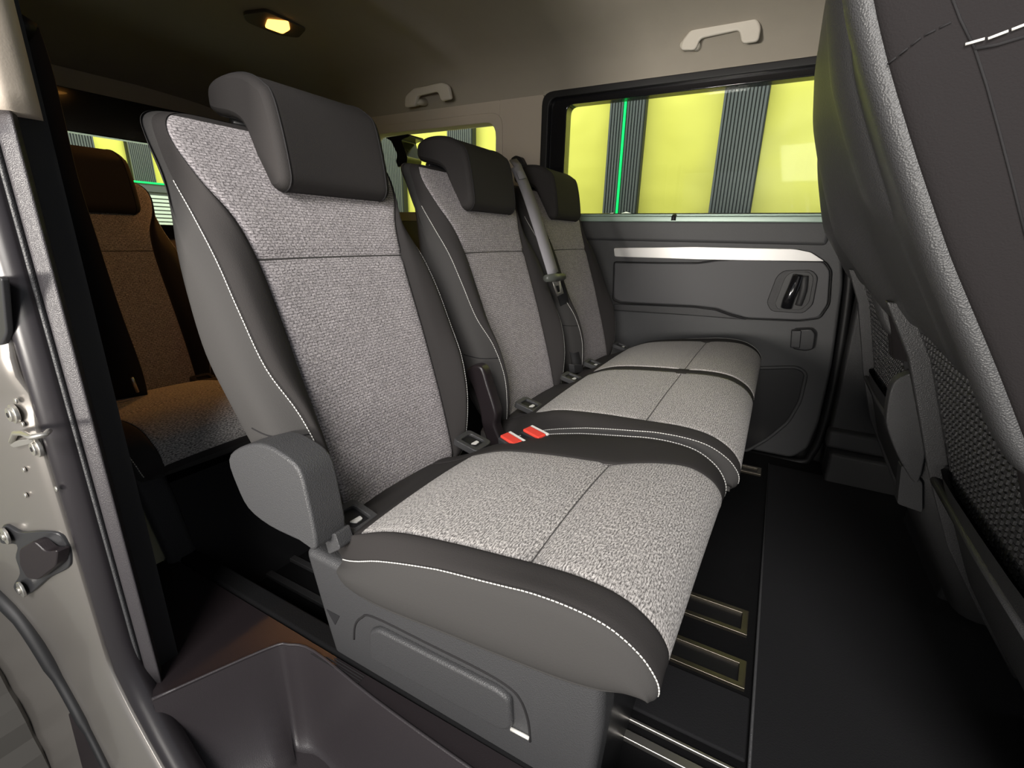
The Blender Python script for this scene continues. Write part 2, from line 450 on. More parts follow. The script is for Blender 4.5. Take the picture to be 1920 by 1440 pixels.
def bolt(u, v, lab, r=0.0105):
    p = onj(u, v, 0.003)
    b = thing('torx_bolt', lab, 'bolt', p, group='bolts on the grey door jamb')
    m = MB(); m.disc((0, 0.004, 0), (0, -1, 0), r, 0.004, 24); m.disc((0, 0.001, 0), (0, -1, 0), r*0.72, 0.004, 24); m.obj('head', 'metal', b, bevel=0.0007, seg=2)
    MB().disc((0, -0.002, 0), (0, -1, 0), r*0.28, 0.0016, 6).obj('socket', 'seam', b, smooth=False)
bolt(22, 777, 'round torx bolt on the grey jamb above the door striker')
bolt(66, 841, 'round torx bolt on the grey jamb just below the door striker')
for u, v, wl in ((32, 751, 'topmost, above the upper bolt'), (45, 795, 'between the upper bolt and the striker'), (47, 880, 'just below the lower bolt'), (50, 928, 'lowest, above the dark bracket'), (108, 916, 'nearest the rubber seal')):
    p = onj(u, v, 0.001)
    m = MB(); m.disc(p, (0, -1, 0), 0.0032, 0.002, 14)
    tag(m.obj('spot_weld', 'metal', bevel=0.0006, seg=2), 'small round dimple in the grey door jamb, '+wl, 'dimple', 'dimples pressed in the door jamb')
# striker
def jp(u, v, d=0.0):
    return onj(u, v, d)
st = thing('door_striker', 'shiny steel door striker loop on the grey jamb between two bolts', 'door striker', jp(40, 822))
o_ = MB().tube([jp(22, 828, 0.0), jp(28, 812, 0.012), jp(42, 812, 0.016), jp(58, 820, 0.016), jp(84, 815, 0.010), jp(92, 808, 0)], 0.0028, 10).obj('loop', 'metal', st)
o2 = MB().prism(roundpoly([jp(17, 835, 0.006), jp(30, 826, 0.006), jp(62, 822, 0.006), (jp(60, 832, 0.006)), jp(25, 840, 0.006)], 0.004), (0, 0.006, 0)).obj('plate', 'metal', st, bevel=0.001)
attach(st)
# roller bracket (dark recess with two pale bolts)
rb = thing('door_check_bracket', 'dark moulded bracket held by two pale round bolts low on the grey jamb', 'bracket', jp(70, 1050))
MB().prism(cr([tuple(jp(*q, 0.004)) for q in ((5, 985), (35, 998), (70, 997), (105, 1000), (122, 1020), (130, 1050), (122, 1068), (90, 1085), (60, 1110), (40, 1118), (24, 1100), (36, 1075), (28, 1045), (30, 1022), (0, 1018))], 4, closed=True), (0, 0.006, 0)).obj('plate', 'plastic_smooth', rb, bevel=0.0015)
MB().prism(roundpoly([jp(*q, 0.014) for q in ((35, 1030), (62, 1014), (85, 1035), (108, 1032), (104, 1062), (70, 1088), (50, 1085), (36, 1060))], 0.006), (0, 0.012, 0)).obj('body', 'plastic_brown', rb, bevel=0.002)
for (u, v) in ((14, 1004), (43, 1104)):
    q = jp(u, v, 0.006); m = MB(); m.disc(q, (0, -1, 0), 0.0105, 0.003, 22); m.disc(q+Vector((0, -0.003, 0)), (0, -1, 0), 0.0045, 0.002, 14)
    m.obj('bolt', 'metal', rb, bevel=0.0006, seg=2)['label'] = 'pale round bolt head'
attach(rb)
# handle-like black grip at the far left edge
tag(MB().prism(roundpoly([jp(-30, 520, 0.004), jp(2, 520, 0.004), jp(12, 625, 0.004), jp(2, 650, 0.004), jp(-30, 640, 0.004)], 0.006), (0, 0.006, 0)).obj('jamb_latch', 'plastic_smooth', bevel=0.002), 'dark latch plate cut by the left edge on the grey jamb', 'latch')
# dark gap between jamb and rear quarter panel, and the quarter panel slot
gp = MB().tube(cr([tuple(jp(u, v, 0.002)) for u, v in ((-30, 1090), (40, 1160), (110, 1270), (165, 1370), (205, 1450))], 5), [0.010]*5+[0.009]*5+[0.007]*5+[0.005]*6, 8).obj('panel_gap_seal', 'black')
tag(gp, 'dark rubber strip running diagonally down the grey body below the bracket', 'seal strip')
tag(MB().prism(roundpoly([jp(128, 1338, 0.003), jp(145, 1333, 0.003), jp(200, 1440, 0.003), jp(215, 1480, 0.003), jp(165, 1480, 0.003)], 0.003), (0, 0.004, 0)).obj('drain_slot', 'plastic_brown', smooth=False), 'narrow dark slot in the grey body at the lower left', 'slot')
# rear wheel just seen at the lower left corner
wh = thing('car_tyre', 'grey-brown tyre peeking in at the lower left corner below the body', 'tyre', (-1.07, 0.045, -0.06))
R_ = 0.29; prof = [(-0.10, R_*0.7), (-0.10, R_*0.93), (-0.085, R_), (0.085, R_), (0.10, R_*0.93), (0.10, R_*0.7)]
V = []; n = 72
for i in range(n):
    a = 2*math.pi*i/n
    for y, r in prof: rr = r-(0.007 if (i % 3 == 0 and r > R_*0.95) else 0); V.append((rr*math.cos(a), y*0.7, rr*math.sin(a)))
f = [(i*6+j, i*6+(j+1) % 6, ((i+1) % n)*6+(j+1) % 6, ((i+1) % n)*6+j) for i in range(n) for j in range(6)]
link('tread', mesh(V, f), 'tyre', wh, smooth=False)
MB().disc((0, -0.06, 0), (0, 1, 0), R_*0.7, 0.05, 40).obj('rim', 'metal', wh, smooth=False)

# ---------------------------------------------------------------- near sill and entry step
ZS = 0.20
def PS(u, v, z=ZS): return on(u, v, 2, z)
# side trim of the sill (floor edge) with step opening
so = [PS(285, 1312), PS(500, 1217), PS(543, 1209), PS(590, 1222), PS(700, 1310), PS(880, 1440), Vector((-0.05, 0.312, ZS)), Vector((0.6, 0.312, ZS))]
so = cr([tuple(p) for p in so], 4)
back = [(0.6, 0.348, ZS), (-0.05, 0.348, ZS), (-0.22, 0.346, ZS), (-0.454, 0.344, ZS), (-0.75, 0.344, ZS), (-0.90, 0.344, ZS), (-0.90, 0.21, ZS), (-0.66, 0.205, ZS)]
st_ = thing('entry_step', 'dark moulded plastic entry step with a deep well inside the near door sill', 'step', (-0.4, 0.3, 0.0))
MB().prism([Vector(p) for p in so]+[Vector(p) for p in back], (0, 0, -0.012)).obj('surround', 'plastic_brown', st_, smooth=False)
# step well: walls falling from the rim to the tread
rim = [Vector(p) for p in so]
tread_z = 0.035
def down(p, k):
    # wall leans in towards the tread with a filleted foot
    cx, cy = -0.25, 0.12
    t = k
    z = ZS+(tread_z-ZS)*math.sin(t*math.pi/2)**0.8
    d = Vector((cx-p.x, cy-p.y, 0)); m_ = 0.035*(1-math.cos(t*math.pi/2))**1.0+0.008*t
    d.normalize(); return Vector((p.x+d.x*m_*(1.9 if p.x < -0.5 and p.y < 0.31 else 1.0), p.y+d.y*m_, z))
rows = [[down(p, k/10) for p in rim] for k in range(11)]
rows = [[(p+Vector((0, 0, 0.0))) for p in r] for r in rows]
V = [p for r in rows for p in r]; K = len(rim)
f = [(i*K+j, i*K+j+1, (i+1)*K+j+1, (i+1)*K+j) for i in range(10) for j in range(K-1)]
link('well_wall', mesh(V, f), 'step', st_)
foot = rows[-1]
tp = [Vector(p) for p in foot]+[Vector((0.6, -0.05, tread_z)), Vector((-0.45, -0.05, tread_z)), Vector((-0.60, 0.05, tread_z)), Vector((-0.64, 0.13, tread_z))]
MB().prism(tp, (0, 0, -0.02)).obj('tread', 'step', st_, smooth=False)
# bright rounded rim
MB().tube([p+Vector((0, 0, 0.0005)) for p in rim], 0.0022, 8).obj('rim', 'step', st_)
# thin grooves pressed next to the rim
gm = MB()
for k in range(4):
    y = 0.329+0.0036*k; gm.box(-0.50+0.012*k, -0.405, y, y+0.001, ZS, ZS+0.0012)
gm.obj('grooves', 'seam', st_, smooth=False)
attach(st_)
# ribbed pads moulded in the tread
pm = MB()
for (x, y) in ((-0.40, 0.265),):
    for k in range(2): pm.box(x, x+0.028, y+0.011*k, y+0.012*k+0.0015, tread_z, tread_z+0.0012)
p_ = pm.obj('tread_marks', 'seam', st_, smooth=False); p_.matrix_parent_inverse = Matrix.Translation(st_.location).inverted()
# carpet strip between the step and the seats
tag(MB().box(-1.35, 0.6, 0.3475, 0.378, 0.05, ZS+0.004).obj('carpet_strip', 'carpet', smooth=False, bevel=0.004), 'black carpeted edge strip between the entry step and the seat base', 'carpet strip')

# ================================================================ SLIDING DOOR (far side)
door = struct(bpy.data.objects.new('door_1', None)); COL.objects.link(door); door.location = (-0.3, YW, 0.05)
def D(o): o.matrix_parent_inverse = Matrix.Translation(door.location).inverted(); return o
def dp(pts, y, ax=1): return [on(u, v, 1, y) for u, v in pts]
# main lower panel
pts = [(-0.87, 0.845), (0.10, 0.845), (0.155, 0.80), (0.185, 0.66), (0.205, 0.40), (0.205, 0.20), (0.19, 0.10), (0.15, 0.055), (-0.87, 0.055)]
D(MB().prism(roundpoly([(x, 1.80, z) for x, z in pts], 0.02), (0, 0.05, 0)).obj('door_panel', 'door', door, bevel=0.01))
# black seal edge round the door front
D(MB().tube(cr([(0.145, 1.80, 0.845), (0.175, 1.80, 0.78), (0.200, 1.80, 0.66), (0.218, 1.80, 0.42), (0.220, 1.80, 0.2), (0.205, 1.80, 0.09), (0.16, 1.80, 0.045), (-0.1, 1.80, 0.04)], 5), 0.013, 8).obj('edge_seal', 'black', door))
# upper ledge under the window
D(MB().box(-0.87, 0.12, 1.785, 1.81, 0.775, 0.848).obj('upper_ledge', 'door', door, smooth=False, bevel=0.012))
# satin strip
sp = dp([(1151, 465), (1300, 463), (1490, 467), (1520, 473), (1546, 490), (1390, 488), (1300, 486), (1152, 481)], 1.782)
D(MB().prism(roundpoly(sp, 0.006), (0, 0.02, 0)).obj('silver_strip', 'silver', door, bevel=0.003))['label'] = 'bright satin silver strip'
# insert pad
ip = dp([(1152, 493), (1240, 494), (1310, 494), (1345, 489), (1380, 487), (1544, 491), (1556, 508), (1552, 570), (1535, 595), (1500, 600), (1400, 596), (1372, 588), (1345, 578), (1300, 573), (1165, 566), (1150, 560)], 1.785)
D(MB().prism(roundpoly(ip, 0.010), (0, 0.02, 0)).obj('insert_pad', 'door_pad', door, bevel=0.004))
D(MB().tube([p+Vector((0, -0.0005, 0)) for p in roundpoly(dp([(1151, 491), (1240, 493), (1310, 493), (1345, 487), (1380, 486), (1546, 490), (1558, 508), (1554, 571), (1537, 597), (1500, 602), (1400, 598), (1370, 590), (1343, 580), (1300, 575), (1162, 568), (1149, 562)], 1.786), 0.010)], 0.0022, 6, closed=True).obj('pad_groove', 'black', door))
# ridge below the pad
D(MB().prism([*dp([(1150, 570), (1300, 576), (1340, 581), (1370, 592), (1400, 600), (1300, 592), (1150, 582)], 1.786)], (0, 0.02, 0)).obj('armrest_ridge', 'plastic_mid', door, bevel=0.004))
# handle bezel, cup, lever
hb = dp([(1470, 507), (1522, 506), (1534, 519), (1524, 572), (1506, 588), (1446, 584), (1437, 568), (1456, 518)], 1.776)
hbo = D(MB().prism(roundpoly(hb, 0.012), (0, 0.02, 0)).obj('handle_bezel', 'plastic_mid', door, bevel=0.003))
hc = dp([(1484, 510), (1518, 510), (1526, 520), (1517, 568), (1502, 581), (1458, 580), (1453, 570), (1472, 520)], 1.774)
h_ = D(MB().prism(roundpoly(hc, 0.010), (0, 0.004, 0)).obj('handle_cup', 'cup', door, bevel=0.001))
lv = [on(1497, 516, 1, 1.765), on(1488, 540, 1, 1.757), on(1478, 562, 1, 1.757), on(1474, 577, 1, 1.765)]
D(MB().tube(cr([tuple(p) for p in lv], 5), 0.016, 12, rz=0.6).obj('handle_lever', 'gloss_black', door))
lv = [on(1509, 518, 1, 1.768), on(1506, 545, 1, 1.762), on(1497, 572, 1, 1.768)]
D(MB().tube(cr([tuple(p) for p in lv], 5), 0.010, 12).obj('handle_bar', 'plastic', door))
# square catch
D(MB().prism(roundpoly(dp([(1489, 618), (1522, 616), (1530, 626), (1526, 655), (1512, 659), (1486, 655)], 1.765), 0.008), (0, 0.04, 0)).obj('catch_block', 'plastic_smooth', door, bevel=0.005))
D(MB().prism(roundpoly(dp([(1484, 620), (1503, 620), (1500, 653), (1482, 652)], 1.758), 0.004), (0, 0.03, 0)).obj('catch_button', 'plastic_smooth', door, bevel=0.003))
# speaker / storage recess
rc = dp([(1418, 690), (1495, 688), (1512, 700), (1500, 752), (1478, 790), (1440, 822), (1400, 845), (1360, 850), (1360, 700)], 1.796)
rs = roundpoly(rc, 0.02)
D(MB().prism([p+Vector((0, -0.002, 0)) for p in rs], (0, 0.02, 0)).obj('lower_pocket', 'plastic_smooth', door, bevel=0.002))
D(MB().tube([p+Vector((0, -0.003, 0)) for p in rs], 0.006, 8, closed=True).obj('pocket_rim', 'door', door))

# sliding door window: black surround, pane, sill strips
def win(name, xo0, xo1, zo0, zo1, xi0, xi1, zi0, zi1, r1, r2, y, depth, m):
    return frame(name, rect(1, y, xo0, xo1, zo0, zo1, r1), rect(1, y, xi0, xi1, zi0, zi1, r2), (0, depth, 0), m)
wn = struct(win('window_1', -0.873, 1.2, 0.842, 1.295, -0.845, 1.17, 0.86, 1.272, 0.045, 0.035, YW-0.012, 0.07, 'black'))
def W(o): o.parent = wn; return o
W(win('inner_frame', -0.845, 1.17, 0.855, 1.275, -0.780, 1.12, 0.872, 1.249, 0.035, 0.028, YW+0.008, 0.05, 'gloss_black'))
W(MB().box(-0.80, 1.14, YW+0.045, YW+0.049, 0.86, 1.26).obj('glass_pane', 'glass', smooth=False))
W(MB().box(-0.70, 0.12, YW-0.02, YW+0.012, 0.842, 0.860).obj('sill_strip', 'sill_alu', smooth=False, bevel=0.003))
W(MB().box(-0.70, 0.12, YW-0.012, YW+0.02, 0.861, 0.868).obj('sill_strip', 'sill_alu', smooth=False, bevel=0.002))
W(MB().tube([(-0.345, YW-0.01, 0.862), (-0.345, YW-0.022, 0.856), (-0.345, YW-0.022, 0.846)], 0.008, 10).obj('sill_clip', 'black'))
# far quarter window
wq = struct(win('window_2', -1.80, -1.045, 0.84, 1.25, -1.76, -1.075, 0.88, 1.215, 0.06, 0.055, YW-0.008, 0.07, 'beige'))
q = MB().box(-1.80, -1.05, YW+0.045, YW+0.049, 0.85, 1.25).obj('glass_pane', 'glass', smooth=False); q.parent = wq

# B pillar lower trim on the far side and sill box ahead of the door
struct(MB().prism([(0.222, 1.74, 0.70), (0.30, 1.74, 0.70), (0.62, 1.74, 0.30), (0.62, 1.74, FZ), (0.236, 1.74, FZ)], (0, 0.08, 0)).obj('trim_4', 'plastic', bevel=0.01))
struct(MB().box(0.236, 0.62, 1.66, 1.76, FZ, 0.155).obj('trim_5', 'plastic', smooth=False, bevel=0.012))
struct(MB().box(0.225, 0.62, 1.70, 1.76, 0.155, 0.215).obj('trim_6', 'plastic_mid', smooth=False, bevel=0.012))
struct(MB().box(-0.9, 1.6, 1.852, 1.87, 0.0, 0.86).obj('wall_far', 'black', smooth=False))
struct(MB().box(0.25, 1.6, 1.79, 1.85, 0.0, 0.86).obj('wall_far', 'door', smooth=False))
# ================================================================ CEILING FITTINGS
def grab(out, y, lab):
    P = [on(u, v, 1, y) for u, v in out]; c = sum(P, Vector())/len(P)
    g = thing('grab_handle', lab, 'grab handle', c, group='grab handles along the far roof edge')
    MB().prism(roundpoly(P, 0.012), (0, 0.020, 0.004)).obj('grip', 'handle_beige', g, bevel=0.006, seg=4)
    for a, b in ((0, 1), (-1, -2)):
        q = (P[a]*0.6+P[b]*0.4)+Vector((0.006 if a == 0 else -0.010, 0, 0.006)); MB().tube([q+Vector((0, 0.010, 0)), q+Vector((0, 0.075, 0.012))], [0.011, 0.014], 12).obj('foot', 'handle_beige', g)
    attach(g)
grab([(1275, 94), (1278, 76), (1296, 54), (1398, 28), (1418, 33), (1427, 48), (1422, 78), (1390, 82), (1386, 56), (1312, 72), (1304, 94)], 1.70, 'beige grab handle on the roof edge above the large side window')
grab([(758, 202), (759, 180), (775, 165), (828, 154), (840, 160), (845, 186), (826, 190), (820, 172), (782, 180), (777, 200)], 1.70, 'beige grab handle further back above the small side window')
# dome lamp
ZL = 1.4475
dl = thing('dome_lamp', 'lit amber dome lamp set in the headliner', 'lamp', on(520, 48, 2, ZL))
dp_ = [on(u, v, 2, ZL-0.006) for u, v in ((455, 28), (500, 22), (575, 55), (560, 72), (520, 66), (462, 42))]
MB().prism(roundpoly(dp_, 0.02), (0, 0, 0.012)).obj('housing', 'lamp_body', dl, bevel=0.002)
dp_ = [on(u, v, 2, ZL-0.010) for u, v in ((502, 38), (541, 42), (544, 56), (530, 64), (497, 52))]
MB().prism(roundpoly(dp_, 0.01), (0, 0, 0.008)).obj('lens', 'lamp', dl, bevel=0.001)['label'] = 'glowing amber lens'
attach(dl)
pl = bpy.data.lights.new('dome_lamp_light', 'SPOT'); pl.energy = 15.0; pl.color = (1.0, 0.40, 0.09); pl.shadow_soft_size = 0.03; pl.spot_size = math.radians(125); pl.spot_blend = 0.8
po = bpy.data.objects.new('dome_lamp_light', pl); COL.objects.link(po); po.location = on(520, 48, 2, ZL)+Vector((0, 0, -0.02)); po.rotation_euler = (math.radians(-18), 0, 0)
pl = bpy.data.lights.new('added_amber_spot', 'SPOT'); pl.energy = 4.0; pl.color = (1.0, 0.42, 0.10); pl.shadow_soft_size = 0.03; pl.spot_size = math.radians(70); pl.spot_blend = 0.7  # unseen warm spot in the roof, added to tint the third row amber
po = bpy.data.objects.new('added_amber_spot', pl); COL.objects.link(po); po.location = (-0.62, 0.88, 1.40); po.rotation_euler = (Vector((-1.4, 0.55, 0.6))-po.location).to_track_quat('-Z', 'Y').to_euler()
# pressed outline of the roof panel
struct(MB().tube(cr([tuple(on(u, v, 2, 1.4505)) for u, v in ((225, 72), (270, 92), (330, 115), (372, 122), (410, 118), (470, 102), (560, 82), (640, 60), (700, 62), (790, 100), (850, 140))], 5), 0.0035, 6).obj('trim_8', 'headliner'))

# ================================================================ SECOND ROW SEATS
# backrest rows: z, Xface, insert half width, stitch half width, Xstitch, half width, Xrear, bulge
BR = [
 (0.375, -0.475, 0.118, 0.135, -0.478, 0.150, -0.510, 0.000),
 (0.395, -0.472, 0.125, 0.145, -0.470, 0.168, -0.518, 0.006),
 (0.440, -0.482, 0.127, 0.152, -0.470, 0.185, -0.535, 0.016),
 (0.505, -0.500, 0.129, 0.160, -0.478, 0.196, -0.560, 0.026),
 (0.570, -0.520, 0.130, 0.172, -0.500, 0.203, -0.590, 0.030),
 (0.625, -0.537, 0.130, 0.185, -0.532, 0.205, -0.618, 0.026),
 (0.690, -0.560, 0.131, 0.188, -0.562, 0.204, -0.635, 0.022),
 (0.745, -0.580, 0.134, 0.186, -0.592, 0.200, -0.648, 0.018),
 (0.795, -0.600, 0.144, 0.182, -0.628, 0.192, -0.660, 0.008),
 (0.840, -0.622, 0.168, 0.183, -0.655, 0.187, -0.672, 0.000),
 (0.880, -0.645, 0.180, 0.185, -0.668, 0.189, -0.690, -0.001),
 (0.905, -0.662, 0.172, 0.178, -0.682, 0.183, -0.705, -0.001),
 (0.918, -0.680, 0.145, 0.152, -0.694, 0.160, -0.715, -0.001),
 (0.922, -0.700, 0.100, 0.110, -0.706, 0.120, -0.718, 0.0),
]
def backrest(parent, cy, y0=0.0, stitch=True, insert_m='weave'):
    rows_c = cr(BR, 5)
    n = 4
    rows = []; stl = [[], []]; seam = []
    half = None
    for (z, xf, wi, ws, xs, W_, xr, bg) in rows_c:
        sm = 0
        d = abs(z-0.745)
        if d < 0.012: sm = -0.0045*(0.5+0.5*math.cos(math.pi*d/0.012))
        ctl = [(0, xf-0.004+sm), (wi*0.5, xf-0.003+sm), (wi*0.94, xf+0.001+sm), (wi, xf-0.004), (wi+(ws-wi)*0.25, xf+bg*0.55+0.001), (wi+(ws-wi)*0.7, (xf+xs)/2+bg), (ws, xs+bg*0.5),
               (W_-0.002, xs+bg*0.3-0.018), (W_+0.001, (xs*0.45+xr*0.55)), (W_-0.006, xr), (W_*0.8, xr-0.014), (0, xr-0.022)]
        P = cr(ctl, n); half = len(P)
        zz = lambda x: z-(x-xf)*0.18*(-1) if False else z
        full = [(x, cy-y_, z+(xf-x)*0.10) for y_, x in reversed(P)]+[(x, cy+y_, z+(xf-x)*0.10) for y_, x in P[1:-1]]
        rows.append(full)
        c_ = half-1
        stl[0].append(Vector(full[c_+6*n])); stl[1].append(Vector(full[c_-6*n]))
    K = len(rows[0])
    def tags(i, j):
        jj = j-(half-1) if j >= half-1 else (half-2)-j
        if i >= len(rows)-9: return 'b' if jj < 6*n else 's'
        if jj < 3*n: return 'i'
        if jj < 6*n: return 'b'
        return 's'
    out = grid_parts(rows, tags, {'i': ('backrest_insert', insert_m), 'b': ('backrest_bolster', 'cloth'), 's': ('backrest_shell', 'cloth_side')}, parent, closed=True, uvs=half-1)
    # dark piping where insert and bolster meet
    if stitch:
        for k in (0, 1):
            mb = MB()
            q = stl[k][2:-21]
            q = [p+Vector((0.0012, (0.0012 if k == 0 else -0.0012), 0)) for p in q]
            dashes(mb, q)
            mb.obj('backrest_stitching', 'stitch', parent)['label'] = 'pale dashed stitching'
        rl = min(rows, key=lambda r: abs(r[half-1][2]-0.545))
        MB().tube([Vector(p)+Vector((0, -0.0003, 0)) for p in rl[half-1-8*n:half-6*n]], 0.0009, 5).obj('side_seam', 'seam', parent)
        # seam lines: horizontal across the insert, side seam low on the shell
        r = min(rows, key=lambda r: abs(r[half-1][2]-0.745))
        MB().tube([Vector(p)+Vector((0.0005, 0, 0)) for p in r[half-1-3*n:half+3*n]], 0.0012, 6).obj('backrest_seam', 'seam_soft', parent)
    return rows
HP = [(-0.742, 0.940), (-0.749, 0.958), (-0.742, 0.976), (-0.715, 0.985), (-0.675, 0.984), (-0.645, 0.974), (-0.624, 0.955), (-0.612, 0.915), (-0.604, 0.868), (-0.604, 0.846), (-0.616, 0.834), (-0.636, 0.836), (-0.650, 0.856), (-0.662, 0.892), (-0.676, 0.918), (-0.700, 0.930)]
def headrest(parent, cy, hw=0.096):
    P = cr(HP, 4, closed=True); cx_ = sum(p[0] for p in P)/len(P); cz_ = sum(p[1] for p in P)/len(P)
    ys = [-1, -0.975, -0.93, -0.88, -0.80, -0.4, 0, 0.4, 0.80, 0.88, 0.93, 0.975, 1]
    ins = [0.009, 0.0045, 0.0015, 0.0, 0.0, 0, 0, 0, 0.0, 0.0, 0.0015, 0.0045, 0.009]
    rows = []
    for t, d in zip(ys, ins):
        r = []
        for k, (x, z) in enumerate(P):
            a = Vector(P[k-1]); b = Vector(P[(k+1) % len(P)]); tn = (b-a).normalized(); nr = Vector((-tn.y, tn.x))
            # profile runs clockwise seen from -Y: inward normal
            r.append((x-nr.x*d*-1 if False else x+(-tn.y)*(-d)*-1*0+(tn.y)*0, 0, z) if False else (x+tn.y*(-d)*-1*(-1)*-1*0, 0, z))
        rr = []
        for k, (x, z) in enumerate(P):
            a = Vector(P[k-1]); b = Vector(P[(k+1) % len(P)]); tn = (b-a).normalized()
            nx, nz = tn.y, -tn.x        # right-hand normal = inwards for this (clockwise) profile
            fwd = 0.004*(t*t)*(1 if x > -0.63 else 0)
            rr.append((x+nx*d+fwd, cy+t*hw, z+nz*d))
        rows.append(rr)
    def tags(i, j): return 'e' if i in (0, 1) or i >= len(rows)-3 else 'f'
    grid_parts(rows, lambda i, j: 'f', {'f': ('headrest', 'cloth')}, parent, closed=True)
    for k in (3, len(rows)-4):
        MB().tube([Vector(p) for p in rows[k]], 0.0012, 5, closed=True).obj('headrest_piping', 'seam', parent)
    for s in (-0.05, 0.05): MB().tube([(-0.705, cy+s, 0.90), (-0.703, cy+s, 0.945)], 0.006, 12).obj('headrest_post', 'gloss_black', parent)
    MB().tube([(-0.735, cy-hw*0.75, 0.932), (-0.735, cy+hw*0.75, 0.932)], 0.007, 10).obj('headrest_collar', 'plastic_smooth', parent)

# cushion rows: x_top, z_top, x_bot, z_bot, inset (0 = full width)
CRW = [
 (-0.505, 0.396, -0.50, 0.350, 0.055),
 (-0.470, 0.400, -0.47, 0.350, 0.045),
 (-0.425, 0.418, -0.43, 0.358, 0.026),
 (-0.385, 0.440, -0.39, 0.368, 0.008),
 (-0.330, 0.462, -0.33, 0.376, 0.000),
 (-0.250, 0.474, -0.25, 0.384, 0.000),
 (-0.160, 0.481, -0.16, 0.392, 0.000),
 (-0.100, 0.485, -0.10, 0.398, 0.000),
 (-0.055, 0.481, -0.06, 0.404, 0.001),
 (-0.022, 0.466, -0.035, 0.410, 0.003),
 (-0.004, 0.446, -0.018, 0.412, 0.006),
 (0.000, 0.428, -0.010, 0.410, 0.010),
 (-0.006, 0.410, -0.012, 0.404, 0.018),
]
def cushion(parent, yl, yr, ins, strip=None, m_ins='weave_seat', side_l=True, side_r=True, nose=(0, 0)):
    """yl/yr outer edges; ins: (left(x), right(x)) insert edges as tables over x; strip: y of a centre strip"""
    RC = cr(CRW, 5); n = 4; rows = []; SL = []; SR = []
    NT = None
    for (xt, zt, xb, zb, inset) in RC:
        a = lin(ins[0], xt); b = lin(ins[1], xt)
        drop = 0
        d = abs(xt+0.158)
        if d < 0.016 and zt > 0.45: drop = 0.006*(0.5+0.5*math.cos(math.pi*d/0.016))
        h = zt-zb; L0 = yl+inset; R0 = yr-inset
        sl = L0+0.007; sr = R0-0.007
        zsd = zt-lin([(-0.5, 0.016), (-0.42, 0.030), (-0.36, 0.028), (-0.25, 0.014), (-0.14, 0.005), (-0.05, 0.006), (0.0, 0.008)], xt)
        zsd = max(zsd, zb+h*0.35)
        crown = 0.004
        ctl = [(xb, (L0+R0)/2, zb-0.004), (xb, L0+0.03, zb-0.003), (xb, L0+0.008, zb), (xb*0.7+xt*0.3, L0-0.001, zb+h*0.28), (xb*0.5+xt*0.5, L0+0.001, zb+(zsd-zb)*0.75), (xt, sl, zsd),
               (xt, sl+(a-sl)*0.5, zt-(zt-zsd)*0.22), (xt, a-0.005, zt-0.0005), (xt, a, zt-0.004)]
        left = len(ctl)-1
        if strip is None:
            mid = [(xt, a+0.006, zt-0.0005-drop), (xt, a+(b-a)*0.25, zt+crown*0.7-drop), (xt, (a+b)/2, zt+crown-drop), (xt, a+(b-a)*0.75, zt+crown*0.7-drop), (xt, b-0.006, zt-0.0005-drop), (xt, b, zt-0.004)]
            segs = ['i']*6
        else:
            s0, s1 = strip
            mid = [(xt, a+0.006, zt-drop), (xt, (a+s0)/2, zt+crown-drop), (xt, s0-0.006, zt+crown-drop), (xt, s0, zt+0.002), (xt, (s0+s1)/2, zt+crown), (xt, s1, zt+0.002), (xt, s1+0.006, zt+crown-drop), (xt, (s1+b)/2, zt+crown-drop), (xt, b-0.006, zt-drop), (xt, b, zt-0.004)]
            segs = ['i']*4+['t']*2+['i']*4
        right = [(xt, b+0.005, zt-0.0005), (xt, sr+(b-sr)*0.5, zt-(zt-zsd)*0.22), (xt, sr, zsd), (xb*0.5+xt*0.5, R0-0.001, zb+(zsd-zb)*0.75), (xb*0.7+xt*0.3, R0+0.001, zb+h*0.28), (xb, R0-0.008, zb), (xb, R0-0.03, zb-0.003)]
        ctl += mid+right
        lab = ['s']*5+['b']*3+segs+['b']*3+['s']*5
        kx = max(0, min(1, (xt+0.20)/0.20))       # the nose can sit further back at one side than the other
        ctl = [(x+kx*(nose[0]+(nose[1]-nose[0])*(y-yl)/(yr-yl)), y, z) for x, y, z in ctl]
        P = cr(ctl, n, closed=True)
        rows.append(P)
        SL.append(Vector(P[5*n])); SR.append(Vector(P[(len(ctl)-5)*n]))
    nr = len(rows)
    def tags(i, j):
        t = lab[j//n] if j//n < len(lab) else 's'
        if t in 'it' and RC[i][0] < -0.388 and i < 20: return 'b'
        if t in 'it' and i > nr-6: return 'b'
        return t
    out = grid_parts(rows, tags, {'i': ('cushion_insert', m_ins), 't': ('cushion_strip', 'cloth'), 'b': ('cushion_border', 'cloth'), 's': ('cushion_side', 'cloth_side')}, parent, closed=True, uvs=(len(ctl)//2)*n)
    for q, sy in ((SL, -0.0008), (SR, 0.0008)):
        mb = MB(); dashes(mb, [p+Vector((0, sy, 0.0014)) for p in q[12:-4]])
        mb.obj('cushion_stitching', 'stitch', parent)['label'] = 'pale dashed stitching'
    i0 = min(range(len(RC)//3, len(RC)-15), key=lambda i: abs(RC[i][0]+0.158)); r = rows[i0]
    ia = left*n; ib = (left+len(mid))*n
    cut = [(ia, ib)] if strip is None else [(ia, ia+4*n), (ia+6*n, ib)]
    for a_, b_ in cut:
        MB().tube([Vector(p)+Vector((0, 0, -0.0004)) for p in r[a_:b_+1]], 0.0013, 6).obj('cushion_seam', 'seam_soft', parent)
    return rows
